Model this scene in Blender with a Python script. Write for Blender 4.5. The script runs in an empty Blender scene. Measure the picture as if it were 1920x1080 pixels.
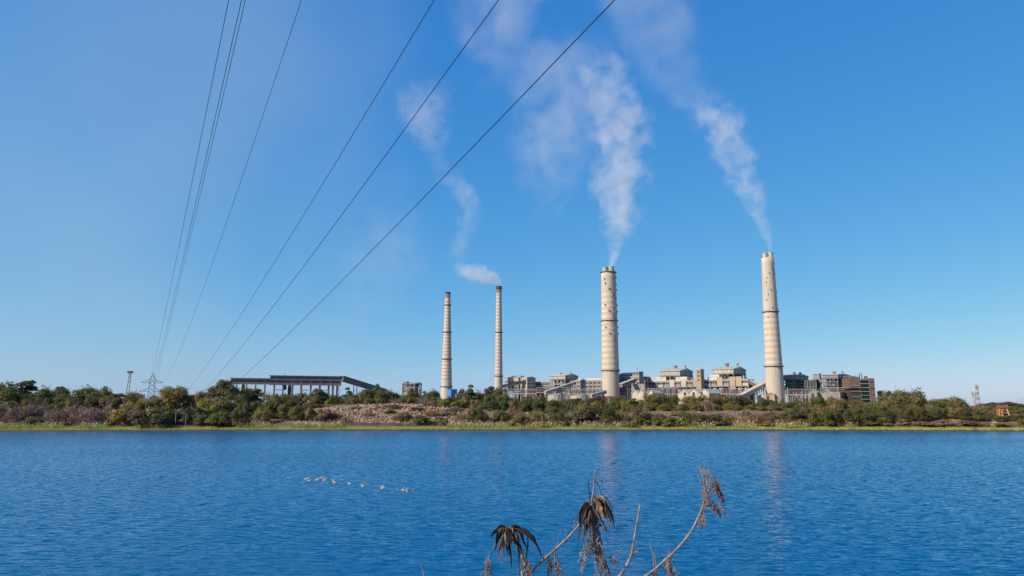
import bpy, bmesh, math, random
import numpy as np
from mathutils import Vector, Matrix, noise as mnoise

# ------------------------------------------------------------------ camera, sky, sun, exposure
scn = bpy.context.scene
FPX, YH, CAMH = 1371.0, 763.0, 7.65          # focal length in photo pixels, horizon row, eye height over the water
PITCH = math.atan((YH - 540.0) / FPX)
CP, SP = math.cos(PITCH), math.sin(PITCH)
cam_d = bpy.data.cameras.new('camera')
cam = bpy.data.objects.new('camera', cam_d)
scn.collection.objects.link(cam)
cam.location = (0, 0, CAMH)
cam.rotation_euler = (math.radians(90) + PITCH, 0, 0)
cam_d.sensor_width = 36.0
cam_d.lens = 36.0 * FPX / 1920.0
cam_d.clip_start = 0.1
cam_d.clip_end = 30000
scn.camera = cam

SUN_EL, SUN_AZ = math.radians(36), math.radians(-118)   # azimuth clockwise from +Y (view direction): behind, to the left
world = bpy.data.worlds.new('World')
scn.world = world
world.use_nodes = True
wn, wl = world.node_tree.nodes, world.node_tree.links
wn.clear()
sky = wn.new('ShaderNodeTexSky')
sky.sky_type = 'NISHITA'
sky.sun_disc = False
sky.sun_elevation = SUN_EL
sky.sun_rotation = SUN_AZ
sky.altitude = 2000
sky.air_density = 1.0
sky.dust_density = 3.0
sky.ozone_density = 10.0
# the phone's strong blue rendering: one tone curve per channel for the whole sky
sep = wn.new('ShaderNodeSeparateColor')
com = wn.new('ShaderNodeCombineColor')
wl.new(sky.outputs[0], sep.inputs[0])
SKY_GAIN = 0.06
for ch, (gam, gain, top) in enumerate(((1.27, 4.36, .56), (.69, 1.55, .80), (.28, 1.04, .98))):
    m1 = wn.new('ShaderNodeMath'); m1.operation = 'MULTIPLY'; m1.inputs[1].default_value = SKY_GAIN
    m2 = wn.new('ShaderNodeMath'); m2.operation = 'POWER'; m2.inputs[1].default_value = gam
    m3 = wn.new('ShaderNodeMath'); m3.operation = 'MULTIPLY'; m3.inputs[1].default_value = gain / 0.1
    m4 = wn.new('ShaderNodeMath'); m4.operation = 'MINIMUM'; m4.inputs[1].default_value = top / 0.1
    wl.new(sep.outputs[ch], m1.inputs[0]); wl.new(m1.outputs[0], m2.inputs[0])
    wl.new(m2.outputs[0], m3.inputs[0]); wl.new(m3.outputs[0], m4.inputs[0]); wl.new(m4.outputs[0], com.inputs[ch])
bg = wn.new('ShaderNodeBackground')
bg.inputs['Strength'].default_value = 0.083
wo = wn.new('ShaderNodeOutputWorld')
wl.new(com.outputs[0], bg.inputs['Color'])
wl.new(bg.outputs[0], wo.inputs['Surface'])

sun_d = bpy.data.lights.new('sun', 'SUN')
sun_d.energy = 5.0
sun_d.angle = math.radians(0.53)
sun_d.color = (1.0, 0.88, 0.72)
sun = bpy.data.objects.new('sun', sun_d)
scn.collection.objects.link(sun)
TO_SUN = Vector((math.sin(SUN_AZ) * math.cos(SUN_EL), math.cos(SUN_AZ) * math.cos(SUN_EL), math.sin(SUN_EL)))
sun.rotation_euler = TO_SUN.to_track_quat('Z', 'Y').to_euler()
sun.location = (-100, -60, 120)
scn.view_settings.view_transform = 'Standard'
scn.view_settings.look = 'None'
scn.view_settings.gamma = 1.0
scn.view_settings.exposure = 0.27
scn.view_settings.use_curve_mapping = False
scn.cycles.volume_bounces = 2

# ------------------------------------------------------------------ helpers
COL = scn.collection
R = random.Random(7)
NP = np.random.default_rng(11)


def P(px, py, Y):
    """world point on the ray of photo pixel (px, py) at depth Y"""
    u = (px - 960.0) / FPX
    v = (540.0 - py) / FPX
    dx, dy, dz = u, CP - v * SP, SP + v * CP
    s = Y / dy
    return Vector((dx * s, Y, CAMH + dz * s))


def PXof(X, Y, Z):
    z = Z - CAMH
    d = Y * CP + z * SP
    return 960 + FPX * X / d, 540 - FPX * (-Y * SP + z * CP) / d


def tag(o, label=None, cat=None, group=None, kind=None):
    if label: o['label'] = label
    if cat: o['category'] = cat
    if group: o['group'] = group
    if kind: o['kind'] = kind
    return o


def thing(name, label, cat, loc=(0, 0, 0), rotz=0.0, group=None):
    o = bpy.data.objects.new(name, None)
    o.empty_display_size = 0.5
    COL.objects.link(o)
    o.location = loc
    o.rotation_euler = (0, 0, rotz)
    return tag(o, label, cat, group)


def link(name, me, mat=None, parent=None, loc=None):
    if mat is not None and len(me.materials) == 0:
        me.materials.append(mat)
    o = bpy.data.objects.new(name, me)
    COL.objects.link(o)
    if parent is not None: o.parent = parent
    if loc is not None: o.location = loc
    return o


class MB:
    def __init__(s):
        s.v, s.f = [], []

    def add(s, vs, fs):
        b = len(s.v)
        s.v.extend([tuple(x) for x in vs])
        s.f.extend([tuple(b + i for i in f) for f in fs])
        return s

    def box(s, x0, x1, y0, y1, z0, z1):
        return s.add([(x0, y0, z0), (x1, y0, z0), (x1, y1, z0), (x0, y1, z0), (x0, y0, z1), (x1, y0, z1), (x1, y1, z1), (x0, y1, z1)],
                     [(0, 3, 2, 1), (4, 5, 6, 7), (0, 1, 5, 4), (1, 2, 6, 5), (2, 3, 7, 6), (3, 0, 4, 7)])

    def bar(s, a, b, w, h=None):
        a, b = Vector(a), Vector(b)
        h = h or w
        d = (b - a)
        if d.length < 1e-6: return s
        d.normalize()
        up = Vector((0, 0, 1)) if abs(d.z) < 0.95 else Vector((1, 0, 0))
        sx = d.cross(up).normalized() * (w / 2)
        sy = sx.cross(d).normalized() * (h / 2)
        vs = [a - sx - sy, a + sx - sy, a + sx + sy, a - sx + sy, b - sx - sy, b + sx - sy, b + sx + sy, b - sx + sy]
        return s.add(vs, [(0, 1, 2, 3), (7, 6, 5, 4), (0, 4, 5, 1), (1, 5, 6, 2), (2, 6, 7, 3), (3, 7, 4, 0)])

    def path(s, pts, rs, n=8, caps=True):
        pts = [Vector(p) for p in pts]
        if not hasattr(rs, '__len__'): rs = [rs] * len(pts)
        rings = []
        prev = None
        for i, p in enumerate(pts):
            t = (pts[min(i + 1, len(pts) - 1)] - pts[max(i - 1, 0)])
            t = t.normalized() if t.length > 1e-9 else Vector((0, 0, 1))
            if prev is None:
                a = t.cross(Vector((0, 0, 1)) if abs(t.z) < 0.9 else Vector((1, 0, 0))).normalized()
            else:
                a = (prev - t * prev.dot(t)).normalized()
            prev = a
            b = t.cross(a)
            rings.append([p + (a * math.cos(2 * math.pi * k / n) + b * math.sin(2 * math.pi * k / n)) * rs[i] for k in range(n)])
        vs = [q for r in rings for q in r]
        fs = []
        for i in range(len(pts) - 1):
            for k in range(n):
                k2 = (k + 1) % n
                fs.append((i * n + k, i * n + k2, (i + 1) * n + k2, (i + 1) * n + k))
        if caps:
            fs.append(tuple(reversed(range(n))))
            fs.append(tuple((len(pts) - 1) * n + k for k in range(n)))
        return s.add(vs, fs)

    def lathe(s, prof, n=32, cx=0, cy=0, caps=True):
        vs, fs = [], []
        for r, z in prof:
            for k in range(n):
                a = 2 * math.pi * k / n
                vs.append((cx + r * math.cos(a), cy + r * math.sin(a), z))
        m = len(prof)
        for i in range(m - 1):
            for k in range(n):
                k2 = (k + 1) % n
                fs.append((i * n + k, i * n + k2, (i + 1) * n + k2, (i + 1) * n + k))
        if caps:
            fs.append(tuple(reversed(range(n))))
            fs.append(tuple((m - 1) * n + k for k in range(n)))
        return s.add(vs, fs)

    def gable(s, x0, x1, y0, y1, z0, z1, over=0.6, th=0.5):
        """roof with its ridge along x"""
        ym = (y0 + y1) / 2
        x0 -= over; x1 += over; y0 -= over; y1 += over
        vs = []
        for x in (x0, x1):
            vs += [(x, y0, z0), (x, ym, z1), (x, y1, z0), (x, y0, z0 - th), (x, y1, z0 - th)]
        return s.add(vs, [(0, 1, 2, 4, 3), (5, 8, 9, 7, 6), (0, 5, 6, 1), (1, 6, 7, 2), (3, 4, 9, 8), (0, 3, 8, 5), (2, 7, 9, 4)])

    def mesh(s, name, smooth=False):
        me = bpy.data.meshes.new(name)
        me.from_pydata(s.v, [], s.f)
        me.validate()
        if smooth:
            me.polygons.foreach_set('use_smooth', [True] * len(me.polygons))
        return me

    def build(s, name, mat, parent=None, loc=None, smooth=False):
        return link(name, s.mesh(name, smooth), mat, parent, loc)


def np_mesh(name, V, F):
    """V (n,3), F (m,k) index array -> mesh, fast"""
    me = bpy.data.meshes.new(name)
    V = np.asarray(V, dtype=np.float32)
    F = np.asarray(F, dtype=np.int32)
    k = F.shape[1]
    me.vertices.add(len(V))
    me.vertices.foreach_set('co', V.ravel())
    me.loops.add(F.size)
    me.loops.foreach_set('vertex_index', F.ravel())
    me.polygons.add(len(F))
    me.polygons.foreach_set('loop_start', np.arange(0, F.size, k, dtype=np.int32))
    me.update(calc_edges=True)
    me.validate()
    return me


# ------------------------------------------------------------------ materials
def newmat(name):
    m = bpy.data.materials.new(name)
    m.use_nodes = True
    n = m.node_tree.nodes
    return m, n, m.node_tree.links, n['Principled BSDF']


def surf(name, col, col2=None, scale=0.3, rough=0.8, metal=0.0, bump=0.0, stretch=(1, 1, 1), spec=0.3, streak=False):
    """two-tone weathered surface"""
    m, n, l, b = newmat(name)
    b.inputs['Roughness'].default_value = rough
    b.inputs['Metallic'].default_value = metal
    b.inputs['Specular IOR Level'].default_value = spec
    col2 = col2 or tuple(c * 0.72 for c in col)
    tc = n.new('ShaderNodeTexCoord')
    mp = n.new('ShaderNodeMapping')
    mp.inputs['Scale'].default_value = stretch
    l.new(tc.outputs['Object'], mp.inputs['Vector'])
    nz = n.new('ShaderNodeTexNoise')
    nz.inputs['Scale'].default_value = scale
    nz.inputs['Detail'].default_value = 6
    nz.inputs['Roughness'].default_value = 0.65
    l.new(mp.outputs[0], nz.inputs['Vector'])
    cr = n.new('ShaderNodeValToRGB')
    cr.color_ramp.elements[0].position = 0.35
    cr.color_ramp.elements[1].position = 0.65
    cr.color_ramp.elements[0].color = (*col2, 1)
    cr.color_ramp.elements[1].color = (*col, 1)
    l.new(nz.outputs['Fac'], cr.inputs['Fac'])
    oi = n.new('ShaderNodeObjectInfo')
    hsn = n.new('ShaderNodeHueSaturation')
    mr = n.new('ShaderNodeMapRange')
    mr.inputs['To Min'].default_value = 0.88
    mr.inputs['To Max'].default_value = 1.1
    l.new(oi.outputs['Random'], mr.inputs['Value'])
    l.new(mr.outputs[0], hsn.inputs['Value'])
    l.new(cr.outputs[0], hsn.inputs['Color'])
    l.new(hsn.outputs[0], b.inputs['Base Color'])
    if bump:
        bp = n.new('ShaderNodeBump')
        bp.inputs['Strength'].default_value = bump
        l.new(nz.outputs['Fac'], bp.inputs['Height'])
        l.new(bp.outputs[0], b.inputs['Normal'])
    return m


def leafmat(name, col, col2, col3=None, trans=0.38):
    m, n, l, b = newmat(name)
    b.inputs['Roughness'].default_value = 0.65
    b.inputs['Specular IOR Level'].default_value = 0.25
    tc = n.new('ShaderNodeTexCoord')
    nz = n.new('ShaderNodeTexNoise')
    nz.inputs['Scale'].default_value = 0.55
    nz.inputs['Detail'].default_value = 4
    l.new(tc.outputs['Object'], nz.inputs['Vector'])
    ge = n.new('ShaderNodeNewGeometry')
    mx = n.new('ShaderNodeMath'); mx.operation = 'MULTIPLY_ADD'
    mx.inputs[1].default_value = 0.28
    l.new(ge.outputs['Random Per Island'], mx.inputs[0])
    sb = n.new('ShaderNodeMath'); sb.operation = 'SUBTRACT'; sb.inputs[1].default_value = 0.13
    l.new(nz.outputs['Fac'], sb.inputs[0])
    l.new(sb.outputs[0], mx.inputs[2])
    cr = n.new('ShaderNodeValToRGB')
    cr.color_ramp.elements[0].position = 0.25
    cr.color_ramp.elements[1].position = 0.75
    cr.color_ramp.elements[0].color = (*col2, 1)
    cr.color_ramp.elements[1].color = (*col, 1)
    if col3:
        e = cr.color_ramp.elements.new(0.92); e.color = (*col3, 1)
    l.new(mx.outputs[0], cr.inputs['Fac'])
    oi = n.new('ShaderNodeObjectInfo')
    hsn = n.new('ShaderNodeHueSaturation')
    mr = n.new('ShaderNodeMapRange'); mr.inputs['To Min'].default_value = 0.8; mr.inputs['To Max'].default_value = 1.2
    l.new(oi.outputs['Random'], mr.inputs['Value'])
    l.new(mr.outputs[0], hsn.inputs['Value'])
    l.new(cr.outputs[0], hsn.inputs['Color'])
    l.new(hsn.outputs[0], b.inputs['Base Color'])
    if trans:
        tr = n.new('ShaderNodeBsdfTranslucent')
        l.new(hsn.outputs[0], tr.inputs['Color'])
        ms = n.new('ShaderNodeMixShader'); ms.inputs[0].default_value = trans
        l.new(b.outputs[0], ms.inputs[1]); l.new(tr.outputs[0], ms.inputs[2])
        l.new(ms.outputs[0], n['Material Output'].inputs['Surface'])
    return m


M = dict(
    concrete=surf('concrete', (.50, .45, .38), (.38, .34, .29), .12, .9, stretch=(1, 1, .15)),
    pale=surf('pale_cladding', (.50, .44, .37), (.31, .27, .225), .15, .75, stretch=(1, 1, .2)),
    cream=surf('cream_render', (.56, .48, .38), (.38, .32, .25), .15, .85),
    tan=surf('tan_render', (.46, .345, .245), (.31, .225, .155), .12, .85, stretch=(1, 1, .3)),
    grey=surf('grey_cladding', (.33, .305, .29), (.19, .175, .17), .15, .7, stretch=(1, 1, .2)),
    midgrey=surf('mid_grey_wall', (.28, .26, .25), (.19, .18, .18), .2, .8, stretch=(1, 1, .2)),
    dark=surf('dark_plant', (.07, .065, .065), (.035, .035, .04), .25, .8),
    steel=surf('painted_steel', (.20, .195, .20), (.12, .11, .11), .4, .6, metal=.2),
    lsteel=surf('light_steel', (.42, .41, .41), (.30, .28, .27), .4, .6, metal=.2),
    rust=surf('rusty_steel', (.30, .15, .10), (.17, .08, .06), .3, .85),
    white=surf('white_sheet', (.56, .53, .49), (.38, .35, .32), .2, .6),
    roof=surf('roof_sheet', (.46, .44, .42), (.33, .31, .30), .2, .6, stretch=(1, .2, 1)),
    glass=surf('dark_window', (.03, .035, .045), (.02, .022, .03), 1.0, .25, spec=.6),
    blue=surf('blue_sheet', (.05, .22, .55), (.04, .16, .42), .3, .6),
    green=surf('green_paint', (.022, .075, .055), (.014, .048, .036), .5, .6),
    brick=surf('brick_wall', (.20, .135, .105), (.105, .072, .06), .3, .9),
    orange=surf('orange_plaster', (.48, .25, .10), (.36, .18, .07), .6, .85),
    brown=surf('brown_gallery', (.32, .24, .225), (.19, .14, .135), .2, .85, stretch=(1, 1, .2)),
    bark=surf('bark', (.16, .12, .09), (.09, .07, .05), 2.0, .9),
    rock=surf('pink_rock', (.42, .29, .215), (.23, .155, .115), .5, .9, bump=.4),
    rockd=surf('brown_rock', (.30, .19, .15), (.18, .115, .09), .8, .9, bump=.4),
    stonewall=surf('dark_stone', (.13, .105, .09), (.07, .06, .05), 1.2, .9, bump=.4),
    post=surf('cement_post', (.26, .24, .22), (.17, .155, .14), 1.5, .85),
    wire=surf('conductor', (.055, .055, .065), (.04, .04, .05), 3, .5, metal=.4),
    insul=surf('insulator', (.10, .06, .05), (.06, .04, .035), 3, .3),
    drystem=surf('dry_stem', (.36, .29, .255), (.13, .10, .09), 22, .85, stretch=(1, 1, 1), bump=.2),
    dryleafd=surf('dark_dry_leaf', (.070, .048, .038), (.014, .011, .010), 30, .7, bump=.3),
    dryleaf=surf('tan_dry_leaf', (.33, .22, .14), (.07, .045, .032), 30, .75, bump=.3),
    dryrust=surf('rust_seed', (.24, .12, .10), (.11, .055, .05), 30, .85),
    seed=surf('dry_seed', (.30, .225, .19), (.12, .085, .075), 30, .85),
    bird=surf('white_feather', (.56, .52, .48), (.38, .34, .30), 4, .8),
    birdo=surf('buff_feather', (.62, .36, .22), (.45, .25, .15), 4, .8),
    birdd=surf('dark_feather', (.10, .09, .09), (.05, .05, .05), 4, .8),
    beak=surf('beak', (.55, .28, .08), (.45, .22, .06), 4, .6),
    reed=surf('reed_plume', (.50, .40, .27), (.36, .28, .17), .2, .9),
)
L = dict(
    deep=leafmat('deep_green_leaves', (0.175, 0.165, 0.060), (0.066, 0.068, 0.030)),
    green=leafmat('mid_green_leaves', (0.201, 0.195, 0.056), (0.079, 0.088, 0.029)),
    olive=leafmat('olive_leaves', (0.275, 0.220, 0.076), (0.116, 0.100, 0.039)),
    yellow=leafmat('yellow_olive_leaves', (0.366, 0.287, 0.068), (0.159, 0.132, 0.039)),
    bright=leafmat('bright_green_leaves', (0.281, 0.275, 0.059), (0.128, 0.137, 0.032)),
    mauve=leafmat('mauve_twigs', (0.330, 0.232, 0.180), (0.175, 0.122, 0.098), trans=.05),
    rusty=leafmat('rusty_brown_leaves', (0.403, 0.232, 0.110), (0.207, 0.122, 0.067), trans=.15),
    scrub=leafmat('scrub_leaves', (0.287, 0.207, 0.107), (0.140, 0.104, 0.056), trans=.15),
    grey=leafmat('grey_bare_branches', (.26, .21, .18), (.16, .125, .105), trans=0),
    grass=leafmat('shore_grass_blades', (0.488, 0.439, 0.085), (0.281, 0.299, 0.061), (0.561, 0.439, 0.171)),
    reedg=leafmat('reed_blades', (0.348, 0.336, 0.098), (0.183, 0.195, 0.056), (0.512, 0.403, 0.183)),
)


# ------------------------------------------------------------------ terrain
GZ = 10.5         # level of the plant's ground


def crest(u):
    """height of the far bank's crest by photo column"""
    return float(np.interp(u, [0, 540, 600, 640, 780, 830, 900, 960, 1180, 1230, 1470, 1560, 1920],
                           [4.4, 4.4, 7.2, 8.4, 8.3, 7.3, 6.6, 5.4, 5.2, 5.6, 5.5, 4.4, 4.4]))


def shoreY(X):
    k = min(abs(X) / 172.0, 1.6)
    return 244.5 - 11.0 * k * k + 0.7 * mnoise.noise(Vector((X * 0.06, 3.3, 0))) + 0.35 * mnoise.noise(Vector((X * 0.23, 9.3, 0)))


def ground(X, Y):
    t = Y - shoreY(X)
    u = 960 + FPX * X / max(Y, 50)
    c = crest(u)
    z = float(np.interp(t, [-12, -2, 0, 1.0, 4, 11, 16.5, 24, 31, 34, 60, 75, 4000, 9000],
                        [-2, -.5, -.06, .22, .45, .95, 1.7, 1.7 + .55 * (c - 1.7), c - .25, c, min(c, 5.2), 5.2, 5.2, 5.2]))
    if t > 75:          # the plant stands on rising ground
        z += (GZ - .3 - 5.2) * float(np.interp(t, [75, 380], [0, 1])) * float(np.interp(u, [330, 430, 1665, 1745], [0, 1, 1, 0]))
    if t > 2:
        a = min(1, (t - 2) / 8)
        z += a * .28 * mnoise.noise(Vector((X * .12, Y * .12, 1.7))) + a * .15 * mnoise.noise(Vector((X * .4, Y * .4, 5.1)))
    return z


xs = np.unique(np.r_[np.linspace(-6000, -320, 26), np.linspace(-320, 320, 321), np.linspace(320, 6000, 26)])
ys = np.unique(np.r_[np.linspace(215, 290, 76), np.linspace(290, 330, 17), np.linspace(340, 1200, 40), np.geomspace(1200, 12000, 16)])
gv = [(x, y, ground(x, y)) for y in ys for x in xs]
nx = len(xs)
gf = [(j * nx + i, j * nx + i + 1, (j + 1) * nx + i + 1, (j + 1) * nx + i) for j in range(len(ys) - 1) for i in range(nx - 1)]
mb = MB(); mb.v = gv; mb.f = gf
gm = surf('dry_ground', (.215, .165, .095), (.115, .085, .055), .25, .95, bump=.5)
gn, gl = gm.node_tree.nodes, gm.node_tree.links
gb = gn['Principled BSDF']; old = gb.inputs['Base Color'].links[0].from_socket
gt = gn.new('ShaderNodeTexCoord'); gs = gn.new('ShaderNodeSeparateXYZ'); gl.new(gt.outputs['Object'], gs.inputs[0])
gmr = gn.new('ShaderNodeMapRange'); gmr.inputs['From Min'].default_value = .25; gmr.inputs['From Max'].default_value = .5
gl.new(gs.outputs['Z'], gmr.inputs['Value'])
gmx = gn.new('ShaderNodeMix'); gmx.data_type = 'RGBA'; gmx.inputs[6].default_value = (.045, .034, .024, 1)
gl.new(gmr.outputs[0], gmx.inputs[0]); gl.new(old, gmx.inputs[7]); gl.new(gmx.outputs[2], gb.inputs['Base Color'])
far_ground = mb.build('ground', gm, smooth=True)
tag(far_ground, kind='structure')

# near bank below and behind the camera
nxs = np.linspace(-400, 400, 81)
nys = np.array([-200, -60, -20, -6, -2, 0, 1.5, 3, 5, 7, 10, 14, 18, 22, 27, 34.])
nzs = np.array([6.9, 6.5, 6.25, 6.15, 6.1, 6.05, 6.0, 5.9, 5.4, 4.8, 3.7, 2.4, 1.2, .3, -.8, -2.])
mb = MB()
for y, z in zip(nys, nzs):
    for x in nxs:
        mb.v.append((x, y, z + .12 * mnoise.noise(Vector((x * .3, y * .3, 0)))))
mb.f = [(j * 81 + i, j * 81 + i + 1, (j + 1) * 81 + i + 1, (j + 1) * 81 + i) for j in range(len(nys) - 1) for i in range(80)]
tag(mb.build('near_bank', gm, smooth=True), kind='structure')

# water
wm, n, l, b = newmat('lake_water')
n.remove(b)
tc = n.new('ShaderNodeTexCoord')


def wave(scale, sx, sy, rot, detail, rough=.55):
    mp = n.new('ShaderNodeMapping')
    mp.inputs['Rotation'].default_value = (0, 0, math.radians(rot))
    mp.inputs['Scale'].default_value = (sx, sy, 1)
    l.new(tc.outputs['Object'], mp.inputs['Vector'])
    z = n.new('ShaderNodeTexNoise')
    z.inputs['Scale'].default_value = scale
    z.inputs['Detail'].default_value = detail
    z.inputs['Roughness'].default_value = rough
    z.inputs['Distortion'].default_value = .35
    l.new(mp.outputs[0], z.inputs['Vector'])
    return z.outputs['Fac']


def mth(op, a, bb, c=None):
    x = n.new('ShaderNodeMath'); x.operation = op
    for i, q in enumerate((a, bb, c)):
        if q is None: continue
        if isinstance(q, (int, float)): x.inputs[i].default_value = q
        else: l.new(q, x.inputs[i])
    return x.outputs[0]


def slopes(scale, sx, sy, rot, detail, ax, ay):
    """slope pair of one ripple train"""
    mp = n.new('ShaderNodeMapping')
    mp.inputs['Rotation'].default_value = (0, 0, math.radians(rot))
    mp.inputs['Scale'].default_value = (sx, sy, 1)
    l.new(tc.outputs['Object'], mp.inputs['Vector'])
    z = n.new('ShaderNodeTexNoise')
    z.inputs['Scale'].default_value = scale
    z.inputs['Detail'].default_value = detail
    z.inputs['Distortion'].default_value = .3
    l.new(mp.outputs[0], z.inputs['Vector'])
    sub = n.new('ShaderNodeVectorMath'); sub.operation = 'SUBTRACT'; sub.inputs[1].default_value = (.5, .5, .5)
    l.new(z.outputs['Color'], sub.inputs[0])
    mul = n.new('ShaderNodeVectorMath'); mul.operation = 'MULTIPLY'; mul.inputs[1].default_value = (ax, ay, 0)
    l.new(sub.outputs[0], mul.inputs[0])
    return mul.outputs[0]


def vadd(a, bb):
    x = n.new('ShaderNodeVectorMath'); x.operation = 'ADD'
    l.new(a, x.inputs[0]); l.new(bb, x.inputs[1])
    return x.outputs[0]


sl = vadd(slopes(2.2, .45, 1.0, 7, 2, .32, .30), slopes(7.0, .5, 1.0, -8, 2, .32, .26))


def wavelet(scale, sx, sy, rot, thr, k):
    """steep leeward faces of the ripples: mostly flat water with short dark fronts"""
    f = wave(scale, sx, sy, rot, 3, .55)
    d = mth('MULTIPLY', mth('MAXIMUM', mth('SUBTRACT', f, thr), 0.0), -k)
    c = n.new('ShaderNodeCombineXYZ')
    l.new(d, c.inputs['Y'])
    return c.outputs[0]


sl = vadd(sl, wavelet(2.5, .36, 1.0, 6, .54, 9.5))
sl = vadd(sl, wavelet(6.0, .42, 1.0, -5, .55, 5.0))
gust = wave(.016, .35, 1.0, 4, 3)
gr = n.new('ShaderNodeMapRange')
gr.inputs['From Min'].default_value = .35; gr.inputs['From Max'].default_value = .65
gr.inputs['To Min'].default_value = .42; gr.inputs['To Max'].default_value = 1.2
l.new(gust, gr.inputs['Value'])
scl = n.new('ShaderNodeVectorMath'); scl.operation = 'SCALE'
l.new(sl, scl.inputs[0]); l.new(gr.outputs[0], scl.inputs['Scale'])
upv = n.new('ShaderNodeVectorMath'); upv.operation = 'ADD'; upv.inputs[1].default_value = (0, -.05, 1)
l.new(scl.outputs[0], upv.inputs[0])
nv = n.new('ShaderNodeVectorMath'); nv.operation = 'NORMALIZE'
l.new(upv.outputs[0], nv.inputs[0])
body = n.new('ShaderNodeBsdfDiffuse')
body.inputs['Color'].default_value = (.001, .084, .200, 1)
refl = n.new('ShaderNodeBsdfGlossy')
refl.inputs['Roughness'].default_value = .06
refl.inputs['Color'].default_value = (1, 1, 1, 1)
l.new(nv.outputs[0], refl.inputs['Normal'])
fres = n.new('ShaderNodeFresnel'); fres.inputs['IOR'].default_value = 1.333
l.new(nv.outputs[0], fres.inputs['Normal'])
mixw = n.new('ShaderNodeMixShader')
l.new(fres.outputs[0], mixw.inputs[0]); l.new(body.outputs[0], mixw.inputs[1]); l.new(refl.outputs[0], mixw.inputs[2])
l.new(mixw.outputs[0], n['Material Output'].inputs['Surface'])
mb = MB().add([(-3000, 14, 0), (3000, 14, 0), (3000, 262, 0), (-3000, 262, 0)], [(0, 1, 2, 3)])
tag(mb.build('water', wm), kind='structure')

# ------------------------------------------------------------------ chimneys


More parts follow.
